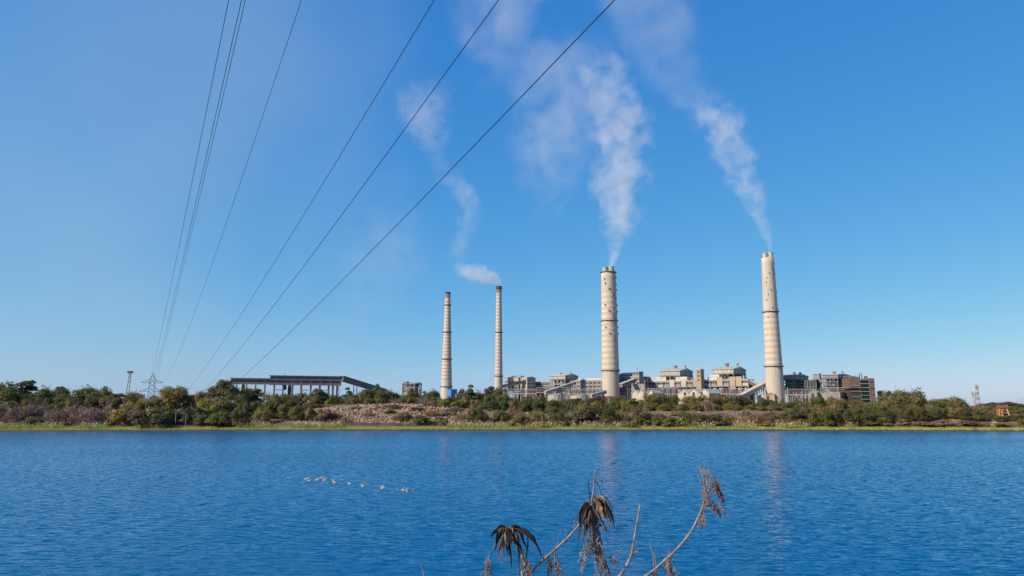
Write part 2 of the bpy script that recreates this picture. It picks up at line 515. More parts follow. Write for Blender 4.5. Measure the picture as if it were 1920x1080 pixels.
def shaft_mat(name, z_lo, z_hi, period, red, base, top_dark=None, grid=0.0):
    """concrete with faded painted bands between z_lo and z_hi (object heights)"""
    m, n, l, b = newmat(name)
    b.inputs['Roughness'].default_value = .88
    b.inputs['Specular IOR Level'].default_value = .2
    tc = n.new('ShaderNodeTexCoord')
    sx = n.new('ShaderNodeSeparateXYZ'); l.new(tc.outputs['Object'], sx.inputs[0])

    def mm(op, a, bb=None, c=None):
        x = n.new('ShaderNodeMath'); x.operation = op
        for i, q in enumerate((a, bb, c)):
            if q is None: continue
            if isinstance(q, (int, float)): x.inputs[i].default_value = q
            else: l.new(q, x.inputs[i])
        return x.outputs[0]
    z = sx.outputs['Z']
    nz = n.new('ShaderNodeTexNoise'); nz.inputs['Scale'].default_value = .16; nz.inputs['Detail'].default_value = 7
    nz.inputs['Roughness'].default_value = .7
    mp = n.new('ShaderNodeMapping'); mp.inputs['Scale'].default_value = (1, 1, .22)
    l.new(tc.outputs['Object'], mp.inputs['Vector']); l.new(mp.outputs[0], nz.inputs['Vector'])
    fr = mm('FRACT', mm('DIVIDE', mm('SUBTRACT', z, z_lo), period))
    band = mm('LESS_THAN', fr, .5)
    inb = mm('MULTIPLY', mm('GREATER_THAN', z, z_lo), mm('LESS_THAN', z, z_hi))
    wear = n.new('ShaderNodeMapRange'); wear.inputs['From Min'].default_value = .3; wear.inputs['From Max'].default_value = .62
    wear.inputs['To Min'].default_value = .5; wear.inputs['To Max'].default_value = 1.0
    l.new(nz.outputs['Fac'], wear.inputs['Value'])
    fac = mm('MULTIPLY', mm('MULTIPLY', band, inb), wear.outputs[0])
    mx = n.new('ShaderNodeMix'); mx.data_type = 'RGBA'
    cr = n.new('ShaderNodeValToRGB')
    cr.color_ramp.elements[0].position = .3; cr.color_ramp.elements[1].position = .68
    cr.color_ramp.elements[0].color = (*[c * .74 for c in base], 1)
    cr.color_ramp.elements[1].color = (*base, 1)
    l.new(nz.outputs['Fac'], cr.inputs['Fac'])
    # white coat under the bands
    wh = n.new('ShaderNodeMix'); wh.data_type = 'RGBA'
    l.new(mm('MULTIPLY', inb, .55), wh.inputs[0]); l.new(cr.outputs[0], wh.inputs[6]); wh.inputs[7].default_value = (.62, .55, .47, 1)
    l.new(fac, mx.inputs[0]); l.new(wh.outputs[2], mx.inputs[6]); mx.inputs[7].default_value = (*red, 1)
    st_ = n.new('ShaderNodeTexNoise'); st_.inputs['Scale'].default_value = .9; st_.inputs['Detail'].default_value = 5
    mp2 = n.new('ShaderNodeMapping'); mp2.inputs['Scale'].default_value = (1, 1, .035)
    l.new(tc.outputs['Object'], mp2.inputs['Vector']); l.new(mp2.outputs[0], st_.inputs['Vector'])
    sr = n.new('ShaderNodeMapRange'); sr.inputs['From Min'].default_value = .52; sr.inputs['From Max'].default_value = .75; sr.inputs['To Max'].default_value = .55
    l.new(st_.outputs['Fac'], sr.inputs['Value'])
    sx_ = n.new('ShaderNodeMix'); sx_.data_type = 'RGBA'
    l.new(sr.outputs[0], sx_.inputs[0]); l.new(mx.outputs[2], sx_.inputs[6]); sx_.inputs[7].default_value = (.26, .21, .18, 1)
    out = sx_.outputs[2]
    if grid:
        g1 = mm('LESS_THAN', mm('FRACT', mm('DIVIDE', z, grid)), .09)
        at = mm('ARCTAN2', sx.outputs['Y'], sx.outputs['X'])
        g2 = mm('LESS_THAN', mm('FRACT', mm('MULTIPLY', at, 24 / 6.2832)), .07)
        gg = mm('MULTIPLY', mm('MAXIMUM', g1, g2), .35)
        gx = n.new('ShaderNodeMix'); gx.data_type = 'RGBA'
        l.new(gg, gx.inputs[0]); l.new(out, gx.inputs[6]); gx.inputs[7].default_value = (.25, .21, .17, 1)
        out = gx.outputs[2]
    if top_dark:
        dk = n.new('ShaderNodeMapRange'); dk.inputs['From Min'].default_value = top_dark - 5; dk.inputs['From Max'].default_value = top_dark
        l.new(z, dk.inputs['Value'])
        dx = n.new('ShaderNodeMix'); dx.data_type = 'RGBA'
        l.new(mm('MULTIPLY', dk.outputs[0], .85), dx.inputs[0]); l.new(out, dx.inputs[6]); dx.inputs[7].default_value = (.13, .105, .10, 1)
        out = dx.outputs[2]
    l.new(out, b.inputs['Base Color'])
    return m


def chimney(label, px, Y, yb, yt, rb, rt, rings, lo, hi, period, red, base, flues=None, dark=None, hoods=(), ladder=True, grid=0, hs_=1.0):
    b0 = P(px, yb, Y)
    zt = P(px, yt, Y).z - GZ
    root = thing('chimney', label, 'chimney', (b0.x, Y, GZ))
    zof = lambda py: P(px, py, Y).z - GZ
    H = zt
    prof = [(rb, -4.0)] + [(rb + (rt - rb) * (k / 24), H * k / 24) for k in range(1, 25)]
    rad = lambda z: rb + (rt - rb) * max(0, min(1, z / H))
    m = shaft_mat('chimney_paint', zof(lo), zof(hi), period, red, base, zof(dark) if dark else None, grid)
    MB().lathe(prof, 48).build('shaft', m, root, smooth=True)
    for py in rings:
        z = zof(py); r = rad(z)
        g = MB().lathe([(r - .3, z - 1.2), (r + .5, z - .9), (r + 1.5, z - .1), (r + 1.5, z + .25), (r - .3, z + .25)], 40).build('gallery', M['steel'], root)
        h = MB()
        for k in range(20):
            a = 2 * math.pi * k / 20
            h.bar(((r + 1.4) * math.cos(a), (r + 1.4) * math.sin(a), z + .25), ((r + 1.4) * math.cos(a), (r + 1.4) * math.sin(a), z + 1.4), .09)
        pts = [((r + 1.4) * math.cos(2 * math.pi * k / 40), (r + 1.4) * math.sin(2 * math.pi * k / 40), z + 1.4) for k in range(41)]
        h.path(pts, .06, 4)
        h.build('railing', M['steel'], g)
    if flues:
        for fx, fr, ft in flues:
            zt2 = zof(ft)
            f = MB().lathe([(fr, H - 3), (fr, zt2 - 1.1), (fr + .25, zt2 - 1.0), (fr + .25, zt2), (fr - .45, zt2), (fr - .45, zt2 - 4)], 24, fx, -1.5, caps=False)
            f.build('flue', M['concrete'], root, smooth=False)
        MB().lathe([(rt - .2, H + .02), (.1, H + .05)], 32).build('roof_slab', M['dark'], root)
    else:
        MB().lathe([(rt + .05, H - 2.4), (rt + .5, H - 2.0), (rt + .6, H), (rt - .5, H), (rt - .6, H - 3)], 32, caps=False).build('cap', M['dark'], root)
    for hx, hy in hoods:            # aviation light boxes and inspection hoods on the shaft
        q = P(hx, hy, Y); z = q.z - GZ; r = rad(z)
        s = max(-.985, min(.985, (q.x - b0.x) / (r + .6)))
        a = math.asin(s)
        o = MB()
        o.box(-.9, .9, -1.5, .4, -1.1, 1.1)
        o.box(-1.1, 1.1, -1.7, .4, 1.1, 1.35)
        o = o.build('light_box', M['steel'], root, (r * math.sin(a), -r * math.cos(a), z))
        o.rotation_euler = (0, 0, a); o.scale = (hs_, hs_, hs_)
    if ladder:
        o = MB()
        a = math.radians(-52)
        pts = [((rad(z) + .35) * math.cos(a), (rad(z) + .35) * math.sin(a), z) for z in np.linspace(0, H, 12)]
        o.path(pts, .28, 4)
        o.build('ladder', M['steel'], root)
    return root


RED, RED2 = (.42, .26, .215), (.48, .36, .265)
c1 = chimney('tapered chimney with closely spaced faded red bands and no smoke', 837, 1070, 741, 548, 8.6, 3.7, (572, 623, 673.5, 725), 712, 562, 4.9, RED, (.56, .50, .42), dark=556)
c2 = chimney('slim banded chimney puffing a short white cloud to the left', 935, 1150, 741, 537, 6.6, 4.0, (541, 623, 705), 703, 552, 5.4, (.44, .29, .25), (.54, .48, .41), dark=546)
hood3 = [(1132, 525), (1133, 533), (1140, 543), (1148, 553), (1154, 562), (1133, 573), (1140, 584), (1148, 594), (1154, 522),
         (1134, 615), (1141, 626), (1149, 636), (1158, 534), (1159, 544), (1159, 573), (1160, 585), (1160, 614), (1161, 626)]
c3 = chimney('broad banded chimney rising from behind the round tanks with the thickest plume', 1146, 972, 757, 510, 11.9, 9.7, (511, 602, 695), 696, 548, 7.4, RED2, (.56, .48, .39),
             flues=[(-4.3, 3.6, 501.5), (3.6, 4.0, 500.5)], hoods=hood3, grid=3.2, hs_=.78)
hood4 = [(1434, 522), (1438, 514), (1444, 505), (1450, 496), (1457, 514), (1433, 531), (1441, 545), (1436, 554), (1458, 547), (1434, 563), (1443, 578), (1460, 580), (1436, 596)]
c4 = chimney('broad chimney standing at the far right among the buildings, lightly banded', 1455, 875, 762, 484, 10.9, 7.2, (585, 687), 688, 590, 7.2, RED2, (.55, .48, .39),
             flues=[(-3.2, 2.7, 475), (3.3, 2.9, 474)], hoods=hood4, grid=3.2, hs_=.5)

# ------------------------------------------------------------------ the plant: buildings share one grid, turned 38 degrees
TH = math.radians(38)
CT, ST = math.cos(TH), math.sin(TH)


def dims(pl, pc, pr, Y):
    ul, uc, ur = [(q - 960.0) / FPX for q in (pl, pc, pr)]
    X = uc * Y
    w = (X - ul * Y) / (CT + ul * ST)
    d = (ur * Y - X) / (ST - ur * CT)
    return X, w, d


def zl(px, py, Y):
    return P(px, py, Y).z - GZ


def bldg(name, label, cat, pl, pc, pr, Y, group=None):
    X, w, d = dims(pl, pc, pr, Y)
    return thing(name, label, cat, (X, Y, GZ), -TH, group), w, d


WINCACHE = {}


def pane(root, x, y, z, w, h, side=False, mat='glass', name='window'):
    k = (round(w, 2), round(h, 2), side, mat)
    if k not in WINCACHE:
        o = MB()
        if side: o.box(-.25, .12, -w / 2, w / 2, -h / 2, h / 2)
        else: o.box(-w / 2, w / 2, -.12, .25, -h / 2, h / 2)
        me = o.mesh(name); me.materials.append(M[mat]); WINCACHE[k] = me
    return link(name, WINCACHE[k], None, root, (x, y, z))


def column(root, x, y, z0, z1, w=.9, mat='steel', name='column'):
    return MB().box(-w / 2, w / 2, -w / 2, w / 2, z0, z1).build(name, M[mat], root, (x, y, 0))


def open_frame(root, x0, x1, y0, y1, z0, z1, nx, ny, nz, mat='steel', cw=.9, brace=True, core=True, corem='dark'):
    """steel frame with floors round a dark boiler casing"""
    for i in range(nx + 1):
        for j in (0, ny):
            column(root, x0 + (x1 - x0) * i / nx, y0 + (y1 - y0) * j / ny, z0, z1, cw, mat)
    for j in range(1, ny):
        for i in (0, nx):
            column(root, x0 + (x1 - x0) * i / nx, y0 + (y1 - y0) * j / ny, z0, z1, cw, mat)
    for k in range(1, nz + 1):
        z = z0 + (z1 - z0) * k / nz
        o = MB()
        e = .55
        o.bar((x0 - e, y0 - e, z), (x1 + e, y0 - e, z), .5, .9)
        o.bar((x1 + e, y0 - e, z), (x1 + e, y1 + e, z), .5, .9)
        o.bar((x0 - e, y0 - e, z), (x0 - e, y1 + e, z), .5, .9)
        o.build('floor_beam', M[mat], root)
        rr = MB()
        rr.bar((x0, y0 - e - .3, z + 1.5), (x1, y0 - e - .3, z + 1.5), .16)
        rr.bar((x1 + e + .3, y0, z + 1.5), (x1 + e + .3, y1, z + 1.5), .16)
        rr.build('handrail', M[mat], root)
        if k < nz or True:
            MB().box(x0, x1, y0 - .2, y1 + .2, z - .7, z - .5).build('floor', M['midgrey'], root)
    if brace:
        o = MB()
        hz = (z1 - z0) / nz
        for k in range(nz):
            for i in range(nx):
                if (i + k) % 2 == 0:
                    xa, xb = x0 + (x1 - x0) * i / nx, x0 + (x1 - x0) * (i + 1) / nx
                    o.bar((xa, y0 - .3, z0 + hz * k), (xb, y0 - .3, z0 + hz * (k + 1)), .35)
        o.build('bracing', M[mat], root)
    if core:
        MB().box(x0 + (x1 - x0) * .15, x1 - (x1 - x0) * .12, y0 + (y1 - y0) * .12, y1 - (y1 - y0) * .1, z0, z1 - .8).build('boiler_casing', M[corem], root)
        o = MB()
        rr = random.Random(int(abs(x0 * 7 + z1 * 13)))
        for k in range(26):
            xx = rr.uniform(x0 + .5, x1 - .5); yy = y0 + rr.uniform(.3, 2.0); zz = rr.uniform(z0, z1 - 4)
            if rr.random() < .5: o.bar((xx, yy, zz), (xx, yy, zz + rr.uniform(3, 8)), rr.uniform(.4, 1.1))
            else: o.bar((xx, yy, zz), (min(xx + rr.uniform(2, 8), x1), yy, zz), rr.uniform(.4, 1.1))
        for k in range(26):
            yy = rr.uniform(y0 + .5, y1 - .5); xx = x1 - rr.uniform(.3, 1.5); zz = rr.uniform(z0, z1 - 4)
            if rr.random() < .5: o.bar((xx, yy, zz), (xx, yy, zz + rr.uniform(3, 8)), rr.uniform(.4, 1.0))
            else: o.bar((xx, yy, zz), (xx, min(yy + rr.uniform(2, 9), y1), zz), rr.uniform(.4, 1.0))
        tag(o.build('pipework', M['lsteel'], root), kind='stuff')


def boiler_house(label, pl, pc, pr, Y, y_top, y_eave, y_clad, y_floor, vents, nz=3, wallm='pale', frame='steel', group='boiler houses of the power station', nx=4, ny=4):
    root, w, d = bldg('boiler_house', label, 'boiler house', pl, pc, pr, Y, group)
    zt, ze, zc, zf = [zl(pc, q, Y) for q in (y_top, y_eave, y_clad, y_floor)]
    MB().box(-w, 0, 0, d, zc, ze).build('upper_wall', M[wallm], root)
    rf_ = MB().gable(-w, 0, 0, d, ze + .5, max(zt, ze + 2.0), 1.0, .5).build('roof', M['roof'], root)
    g = MB().add([(0.004, 0, ze), (0.004, d, ze), (0.004, d / 2, max(zt, ze + 2.0) - .6)], [(0, 1, 2)]).build('gable_wall', M[wallm], root)
    # ribs on the sheeting
    nb = max(4, int(w / 4))
    for i in range(nb + 1):
        MB().box(-.14, .14, -.16, 0, zc, ze).build('cladding_rib', M[wallm], root, (-w + w * i / nb, 0, 0))
    for i in range(3):
        pane(root, .02, d * (i + .5) / 3, (zc + ze) / 2, d * .10, (ze - zc) * .4, side=True)
    MB().box(-w - .5, .5, -.5, d + .5, zc - .6, zc - .01).build('eaves_beam', M['steel'], root)
    open_frame(root, -w + .6, -.6, .6, d - .6, zf, zc - .6, nx, ny, nz, frame)
    for vx, y0, y1, r in vents:
        u = (vx - 960) / FPX
        lx = (u * Y - (pc - 960) / FPX * Y) / (CT + u * ST)
        za, zb = zl(pc, y1, Y), zl(pc, y0, Y)
        lx = max(-w + 2, min(-2, lx))
        o = MB().lathe([(r * 1.35, max(zt, ze + 2) - 3.0), (r, za), (r, zb - 1), (r * 1.25, zb - .9), (r * 1.25, zb), (.2, zb + .6)], 12, lx, d / 2)
        o.build('roof_vent', M['grey'], rf_)
    return root, w, d


# main bunker bay, long front between the two broad chimneys
root, w, d = bldg('bunker_bay', 'long tan bunker building with round silos beneath, right of the dark mast', 'power building', 1211, 1400, 1410, 905)
zt, zc = zl(1400, 707, 905), zl(1400, 722.5, 905)
MB().box(-w, 0, 0, d, zc, zt - 3).build('back_wall', M['midgrey'], root)
MB().box(-w - .4, .4, -.5, d + .4, zt - 3, zt - 2.2).build('roof', M['roof'], root)
NB = 17
bw = w / NB
rr = random.Random(5)
for i in range(NB):
    x = -w + bw * (i + .5)
    tall = i in (4, 6, 8, 12, 14, 15)
    mt = 'tan' if i in (8, 12, 14, 15, 5) else ('pale' if tall else 'grey')
    if tall:
        MB().box(-bw / 2 + .35, bw / 2 - .35, -.6, -.01, zc - (9 if i == 14 else 0), zt + (1.0 if i in (14, 15, 12) else -1)).build('wall_panel', M[mt], root, (x, 0, 0))
    else:
        MB().box(-bw / 2 + .2, bw / 2 - .2, -.4, -.01, zc + (zt - zc) * .55, zt - 3.2).build('wall_panel', M[mt], root, (x, 0, 0))
        MB().box(-bw / 2 + .2, bw / 2 - .2, -.4, -.01, zc, zc + (zt - zc) * .30).build('wall_panel', M['midgrey' if i % 2 else 'pale'], root, (x, 0, 0))
        for k in range(3):
            pane(root, x + (k - 1) * bw * .3, -.12, zc + (zt - zc) * .42, bw * .2, (zt - zc) * .17)
    column(root, x - bw / 2, -1.0, -1, zt - 3.5, .8, 'steel')
column(root, 0, -1.0, -1, zt - 2, 1.0, 'tan')
MB().box(-w, 0, 9, d - 1, -1, zc).build('rear_wall', M['dark'], root)
MB().box(-w, 0, -.9, 8, zc - 1.2, zc - .02).build('floor_slab', M['midgrey'], root)
MB().bar((-w, -1.6, zc * .55), (0, -1.6, zc * .55), .5, .7).build('walkway', M['lsteel'], root)
for i in range(NB):
    if i in (13, 14): continue
    x = -w + bw * (i + .5)
    rr_ = 2.6 if i < 8 else 3.0
    MB().lathe([(.6, 1), (rr_ * .5, 4), (rr_, 9.5), (rr_, zc - 2.8), (rr_ * .6, zc - 1.2)], 20, x, 4).build('silo', M['grey' if i < 10 else 'concrete'], root, smooth=True)
MB().box(.01, .5, 1, d - 1, zc, zt - 3.2).build('end_panel', M['midgrey'], root)
MB().box(-w * .985, -w * .80, 1, d * .8, zt - 2.2, zt + 3.2).build('rooftop_house', M['white'], root)
MB().box(-w * .70, -w * .585, 1, d * .8, zt - 2.2, zt + 2.6).build('rooftop_house', M['white'], root)
MB().box(-w * .355, -w * .27, 1, d * .8, zt - 2.2, zt + 4.4).build('rooftop_house', M['white'], root)
bp_ = MB()
for k in range(46):
    xx = rr.uniform(-w, -2); bp_.bar((xx, rr.uniform(1, 5), zt - 2.2), (xx, rr.uniform(1, 5), zt - 2.2 + rr.uniform(.8, 3.6)), rr.uniform(.3, 1.2))
tag(bp_.build('rooftop_pipes', M['steel'], root), kind='stuff')

boiler_house('boiler house above the long bunker wall, left of the square lift tower', 1237, 1273, 1297, 962, 689, 695.5, 704, 727, [(1252.5, 684, 691, 2.6), (1272, 684, 690, 1.4)])
boiler_house('boiler house above the long bunker wall with the tallest roof vents', 1332.5, 1373, 1396, 925, 686, 692, 700, 727, [(1349, 679, 688, 2.6), (1369, 680, 687, 1.5)])
root, w, d = bldg('lift_tower', 'square tan lift tower between the two vented boiler houses', 'lift tower', 1303, 1312, 1318, 930)
zt, zb = zl(1312, 693, 930), zl(1312, 727, 930)
MB().box(-w, 0, 0, d, 0, zt).build('shaft_wall', M['tan'], root)
MB().box(-w - .5, .5, -.5, d + .5, zt, zt + .8).build('roof', M['roof'], root)
for k in range(3): pane(root, -w / 2, -.02, zt - 3 - 5 * k, w * .35, 1.8)
MB().box(-w * .8, -w * .2, .5, 3, zt + .8, zt + 2.4).build('winch_house', M['concrete'], root)

# block behind the broad middle chimney
root, w, d = bldg('transfer_house', 'grey stepped transfer house right of the broad middle chimney', 'power building', 1158, 1197, 1217, 965)
zt = zl(1197, 706, 965)
MB().box(-w, 0, 0, d, -1, zt).build('wall', M['grey'], root)
MB().box(-w - .4, .4, -.4, d + .4, zt, zt + .7).build('roof', M['roof'], root)
for i in range(6):
    for k in range(4):
        pane(root, -w + w * (i + .5) / 6, -.02, zt - 3.5 - 5 * k, w / 6 * .5, 1.9)
for k in range(4):
    for j in range(4): pane(root, .02, d * (j + .5) / 4, zt - 3.5 - 5 * k, d / 4 * .45, 1.9, side=True)
t_ = MB().box(-w * .34, -.4, .4, d * .4, zt + .7, zt + 6.2).build('roof_tower', M['midgrey'], root)
MB().box(-w * .34 - .5, .1, -.1, d * .4 + .5, zt + 6.2, zt + 6.8).build('tower_roof', M['roof'], t_)
for i in range(3): pane(t_, -w * .29 + i * w * .1, .38, zt + 4, w * .06, 1.8)
MB().gable(-w * .98, -w * .45, .5, d * .6, zt + 3.2, zt + 6.0, .4).build('monitor_roof', M['roof'], root)
MB().box(-w * .98, -w * .45, .5, d * .6, zt + .7, zt + 3.2).build('monitor_wall', M['steel'], root)
MB().bar((-w * .1, 1, zt + 6.8), (-w * .1, 1, zt + 13), .35).build('aerial', M['steel'], root)
MB().box(-w * .1, w * .45, -13, -8, -1, zt - 10).build('annex', M['midgrey'], root)


def incline(label, a, b, Ya, Yb, wid, mat, nsup=3, group='sloping conveyor galleries', roofm='roof', z_ground=None, truss=False):
    """enclosed sloping conveyor gallery from photo point a to b, on trestle legs"""
    A, B = P(a[0], a[1], Ya), P(b[0], b[1], Yb)
    mid = Vector((A.x, A.y, GZ))
    root = thing('conveyor', label, 'conveyor', mid, 0, group)
    a0, b0 = A - mid, B - mid
    MB().bar(a0, b0, wid, wid * .9).build('gallery', M[mat], root)
    up = Vector((0, 0, wid * .5 + .15))
    MB().bar(a0 + up, b0 + up, wid * 1.16, .4).build('roof', M[roofm], root)
    for k in range(nsup):
        t = (k + .7) / (nsup + .3)
        p = a0.lerp(b0, t)
        if p.z - wid * .5 < 2: continue
        o = MB()
        for s in (-1, 1):
            o.bar((p.x + s * wid * .4, p.y, -1), (p.x + s * wid * .3, p.y, p.z - wid * .45), .7)
        for q in range(2):
            zz = (p.z - wid * .5) * (q + 1) / 3
            o.bar((p.x - wid * .38, p.y, zz), (p.x + wid * .38, p.y, zz + 2), .4)
        o.build('trestle', M['steel'], root)
    if truss:
        o = MB()
        for k in range(14):
            t0, t1 = k / 14, (k + 1) / 14
            p, q = a0.lerp(b0, t0), a0.lerp(b0, t1)
            dz = Vector((0, 0, -wid * 1.2))
            o.bar(p, p + dz, .4); o.bar(p + dz, q + dz, .4); o.bar(p + dz, q, .3)
        o.build('truss', M['steel'], root)
    n = max(3, int((b0 - a0).length / 9))
    for k in range(n):
        p = a0.lerp(b0, (k + .5) / n)
        d_ = (b0 - a0); ang = math.atan2(d_.y, d_.x)
        nrm = Vector((d_.y, -d_.x, 0)).normalized()
        if nrm.y > 0: nrm = -nrm
        o = MB().box(-1.1, 1.1, -.12, .12, -.5, .5).build('window', M['glass'], root, p + nrm * wid * .5)
        o.rotation_euler = (0, 0, ang)
    return root


incline('pale sloping conveyor leading up to the right chimney from the trees', (1384, 747), (1443, 716), 815, 905, 5.2, 'cream', 3, roofm='cream', truss=True)
incline('dark short conveyor dropping from the right end of the bunker building', (1403, 714), (1428, 727), 910, 885, 4.4, 'steel', 1)
incline('sloping conveyor into the grey transfer house right of the broad middle chimney', (1164, 723), (1190, 713), 925, 960, 4.6, 'brown', 1)
incline('pale sloping conveyor in front of the middle boiler house left of the broad chimney', (1022, 737), (1082, 717), 985, 1020, 4.0, 'lsteel', 3, roofm='white')
incline('dark sloping conveyor rising right from the slim chimney', (938, 725.5), (986, 715.5), 1075, 1085, 4.0, 'steel', 3, roofm='steel')
incline('low pale conveyor meeting the foot of the broad middle chimney', (1108, 743), (1136, 735), 940, 950, 4.2, 'pale', 1, roofm='pale')

# dark mast
q = P(1210, 750, 860)
root = thing('flue_mast', 'rust dark mast with flared head before the bunker building', 'mast', (q.x, 860, GZ))
zt = zl(1210, 706, 860)
MB().path([(0, 0, -1), (0, 0, zt - 3)], [1.0, .8], 12).build('pole', M['rust'], root)
MB().lathe([(.8, zt - 3.5), (1.9, zt - 1.2), (1.9, zt - .4), (.9, zt)], 14).build('flared_head', M['dark'], root)
MB().box(-2.6, 2.6, -1.0, 1.0, zt - 4.2, zt - 3.7).build('platform', M['steel'], root)


# gabled pale sheds in front
def shed(label, pl, pc, pr, Y, y_eave, y_ridge, wall='cream', roofm='white', nbay=1, doors=(), group='gabled sheds in front of the plant'):
    root, w, d = bldg('shed', label, 'shed', pl, pc, pr, Y, group)
    ze, zr = zl(pc, y_eave, Y), zl(pc, y_ridge, Y)
    MB().box(-w, 0, 0, d, -1, ze).build('wall', M[wall], root)
    for i in range(nbay):        # gables face the front, ridges run backwards
        x0, x1 = -w + w * i / nbay, -w + w * (i + 1) / nbay
        xm = (x0 + x1) / 2
        MB().add([(x0, -.05, ze), (x1, -.05, ze), (xm, -.05, zr), (x0, d, ze), (x1, d, ze), (xm, d, zr)], [(0, 1, 2), (4, 3, 5), (0, 2, 5, 3), (1, 4, 5, 2), (0, 3, 4, 1)]).build('gable', M[wall], root)
        o = MB()
        o.add([(x0 - .5, -.8, ze - .1), (xm, -.8, zr + .25), (xm, d + .5, zr + .25), (x0 - .5, d + .5, ze - .1), (x0 - .5, -.8, ze + .3), (xm, -.8, zr + .65), (xm, d + .5, zr + .65), (x0 - .5, d + .5, ze + .3)],
              [(0, 3, 2, 1), (4, 5, 6, 7), (0, 1, 5, 4), (3, 7, 6, 2), (0, 4, 7, 3)])
        o.add([(x1 + .5, -.8, ze - .1), (xm, -.8, zr + .25), (xm, d + .5, zr + .25), (x1 + .5, d + .5, ze - .1), (x1 + .5, -.8, ze + .3), (xm, -.8, zr + .65), (xm, d + .5, zr + .65), (x1 + .5, d + .5, ze + .3)],
              [(0, 1, 2, 3), (4, 7, 6, 5), (0, 4, 5, 1), (3, 2, 6, 7), (0, 3, 7, 4)])
        o.build('roof', M[roofm], root)
    for dx, y0, y1 in doors:
        u = (dx - 960) / FPX
        lx = (u * Y - (pc - 960) / FPX * Y) / (CT + u * ST)
        za, zb = zl(pc, y1, Y), zl(pc, y0, Y)
        pane(root, lx, -.06, (za + zb) / 2, 2.6, zb - za, name='doorway', mat='glass')
    return root


shed('wide cream shed with three gables and dark doorways before the bunker building', 1268, 1326, 1357, 845, 737.5, 729.5, nbay=3, doors=[(1281, 735, 741), (1297, 735, 743), (1312, 735, 740)])
shed('small cream shed with grey roof just right of the dark mast', 1212, 1223, 1247, 865, 737.5, 731.5, doors=[])
shed('low cream shed left of the dark mast', 1183, 1204, 1211, 868, 737, 732, nbay=2)
shed('low tan shed at the right of the far right chimney', 1473, 1491, 1498, 842, 742, 736, wall='tan', roofm='roof')
shed('grey shed with a dark doorway below the skeletal boiler house beside the far right chimney', 1510, 1526, 1532, 815, 736, 731, wall='grey', roofm='roof', doors=[(1518, 738, 745)])
shed('grey sheeted shed in front of the skeletal boiler house on the right', 1535, 1552, 1556, 810, 737, 731, wall='grey', roofm='roof')
shed('small cream workshop at the foot of the far right chimney on its left', 1416, 1432, 1437, 850, 743, 739, wall='cream', roofm='pale')
shed('tan store hut between the pale conveyor and the far right chimney', 1434, 1447, 1450, 862, 740, 737, wall='tan', roofm='tan')

# white and blue walled store
root, w, d = bldg('store', 'box store with a rusty panel on its front below the brick tower', 'store', 1552, 1569, 1588, 800)
zt = zl(1569, 736, 800)
MB().box(-w, 0, 0, d, -1, zt).build('wall', M['grey'], root)
MB().box(-w - .3, .3, -.3, d + .3, zt, zt + .5).build('roof', M['roof'], root)
MB().box(-w * .75, -w * .2, -.3, -.01, 0, zt * .55).build('rust_panel', M['rust'], root)
for j in range(5): pane(root, .02, d * (j + .5) / 5, zt * .65, d / 5 * .6, 1.4, side=True)

# right-hand skeletal boiler houses
boiler_house('skeletal boiler house directly right of the far right chimney', 1463, 1488, 1512, 880, 700, 704, 711, 741, [(1473, 696, 703, 1.7), (1487, 697, 703, 1.4)], nz=5, wallm='grey', nx=4, ny=5)
boiler_house('big skeletal boiler house beside the brick tower, with two roof vents', 1538, 1567, 1590, 845, 699, 702.5, 708.5, 741, [(1548, 694.5, 701, 2.0), (1566, 694.5, 700, 1.3)], nz=5, wallm='grey', nx=4, ny=6)
root, w, d = bldg('lift_tower', 'skeletal lift tower between the two skeletal boiler houses on the right', 'lift tower', 1521, 1533, 1536, 868)
zt, zm = zl(1533, 701, 868), zl(1533, 712, 868)
MB().box(-w, 0, 0, d, zm + 2, zt).build('winch_room', M['grey'], root)
MB().box(-w - .6, .6, -.6, d + .6, zt, zt + .7).build('roof', M['roof'], root)
MB().box(-w - 1.5, .8, -.9, d + .6, zm + 1.2, zm + 1.9).build('landing', M['steel'], root)
open_frame(root, -w, 0, 0, d, 0, zm + 1, 2, 1, 6, 'lsteel', .7, True, True, 'midgrey')
# linking dark coal bay between them and sloping roof
root, w, d = bldg('coal_bay', 'dark framed coal bay linking the skeletal boiler houses', 'power building', 1505, 1526, 1531, 858)
MB().box(-w, 0, 0, d, -1, zl(1526, 712, 858)).build('wall', M['dark'], root)
for i in range(5):
    column(root, -w + w * i / 4, -.6, -1, zl(1526, 714, 858), .8, 'steel')
for k in range(4):
    MB().bar((-w, -.8, 6 + 7 * k), (0, -.8, 6 + 7 * k), .6).build('floor_beam', M['steel'], root)
for i in range(5):
    MB().lathe([(.6, 2), (1.5, 5), (1.5, 14)], 12, -w + w * (i + .5) / 5, -1.2).build('silo', M['midgrey'], root)

# brick tower with green stair frame
Y = 800
q = P(1615, 750, Y)
root = thing('brick_tower', 'brown brick tower block with an open green stair frame and looped pipe on top', 'tower block', (q.x, Y, GZ), math.radians(-8))
xm = lambda px: (px - 1615) / FPX * Y
zt = zl(1615, 711, Y)
MB().box(xm(1596), -.3, 0, 26, zl(1615, 728, Y), zt + 1).build('brick_wall', M['brick'], root)
MB().box(xm(1596), -.3, 1, 26, -1, zl(1615, 731, Y)).build('lower_wall', M['dark'], root)
MB().box(.2, xm(1631) - .2, 4, 26, -1, zt - .3).build('stair_core', M['dark'], root)
MB().box(xm(1631), xm(1640), -1, 26, -1, zt + 1).build('brick_pier', M['brick'], root)
for i, px in enumerate((1599, 1606, 1613)):
    MB().box(xm(px) - 1.2, xm(px) + 1.2, 1, 6, zt + 1, zt + (2.6 if i != 1 else 1.8)).build('parapet_block', M['brick'], root)
MB().box(xm(1626), xm(1630), 2, 6, zt - .3, zt + 3.6).build('roof_hatch', M['brick'], root)
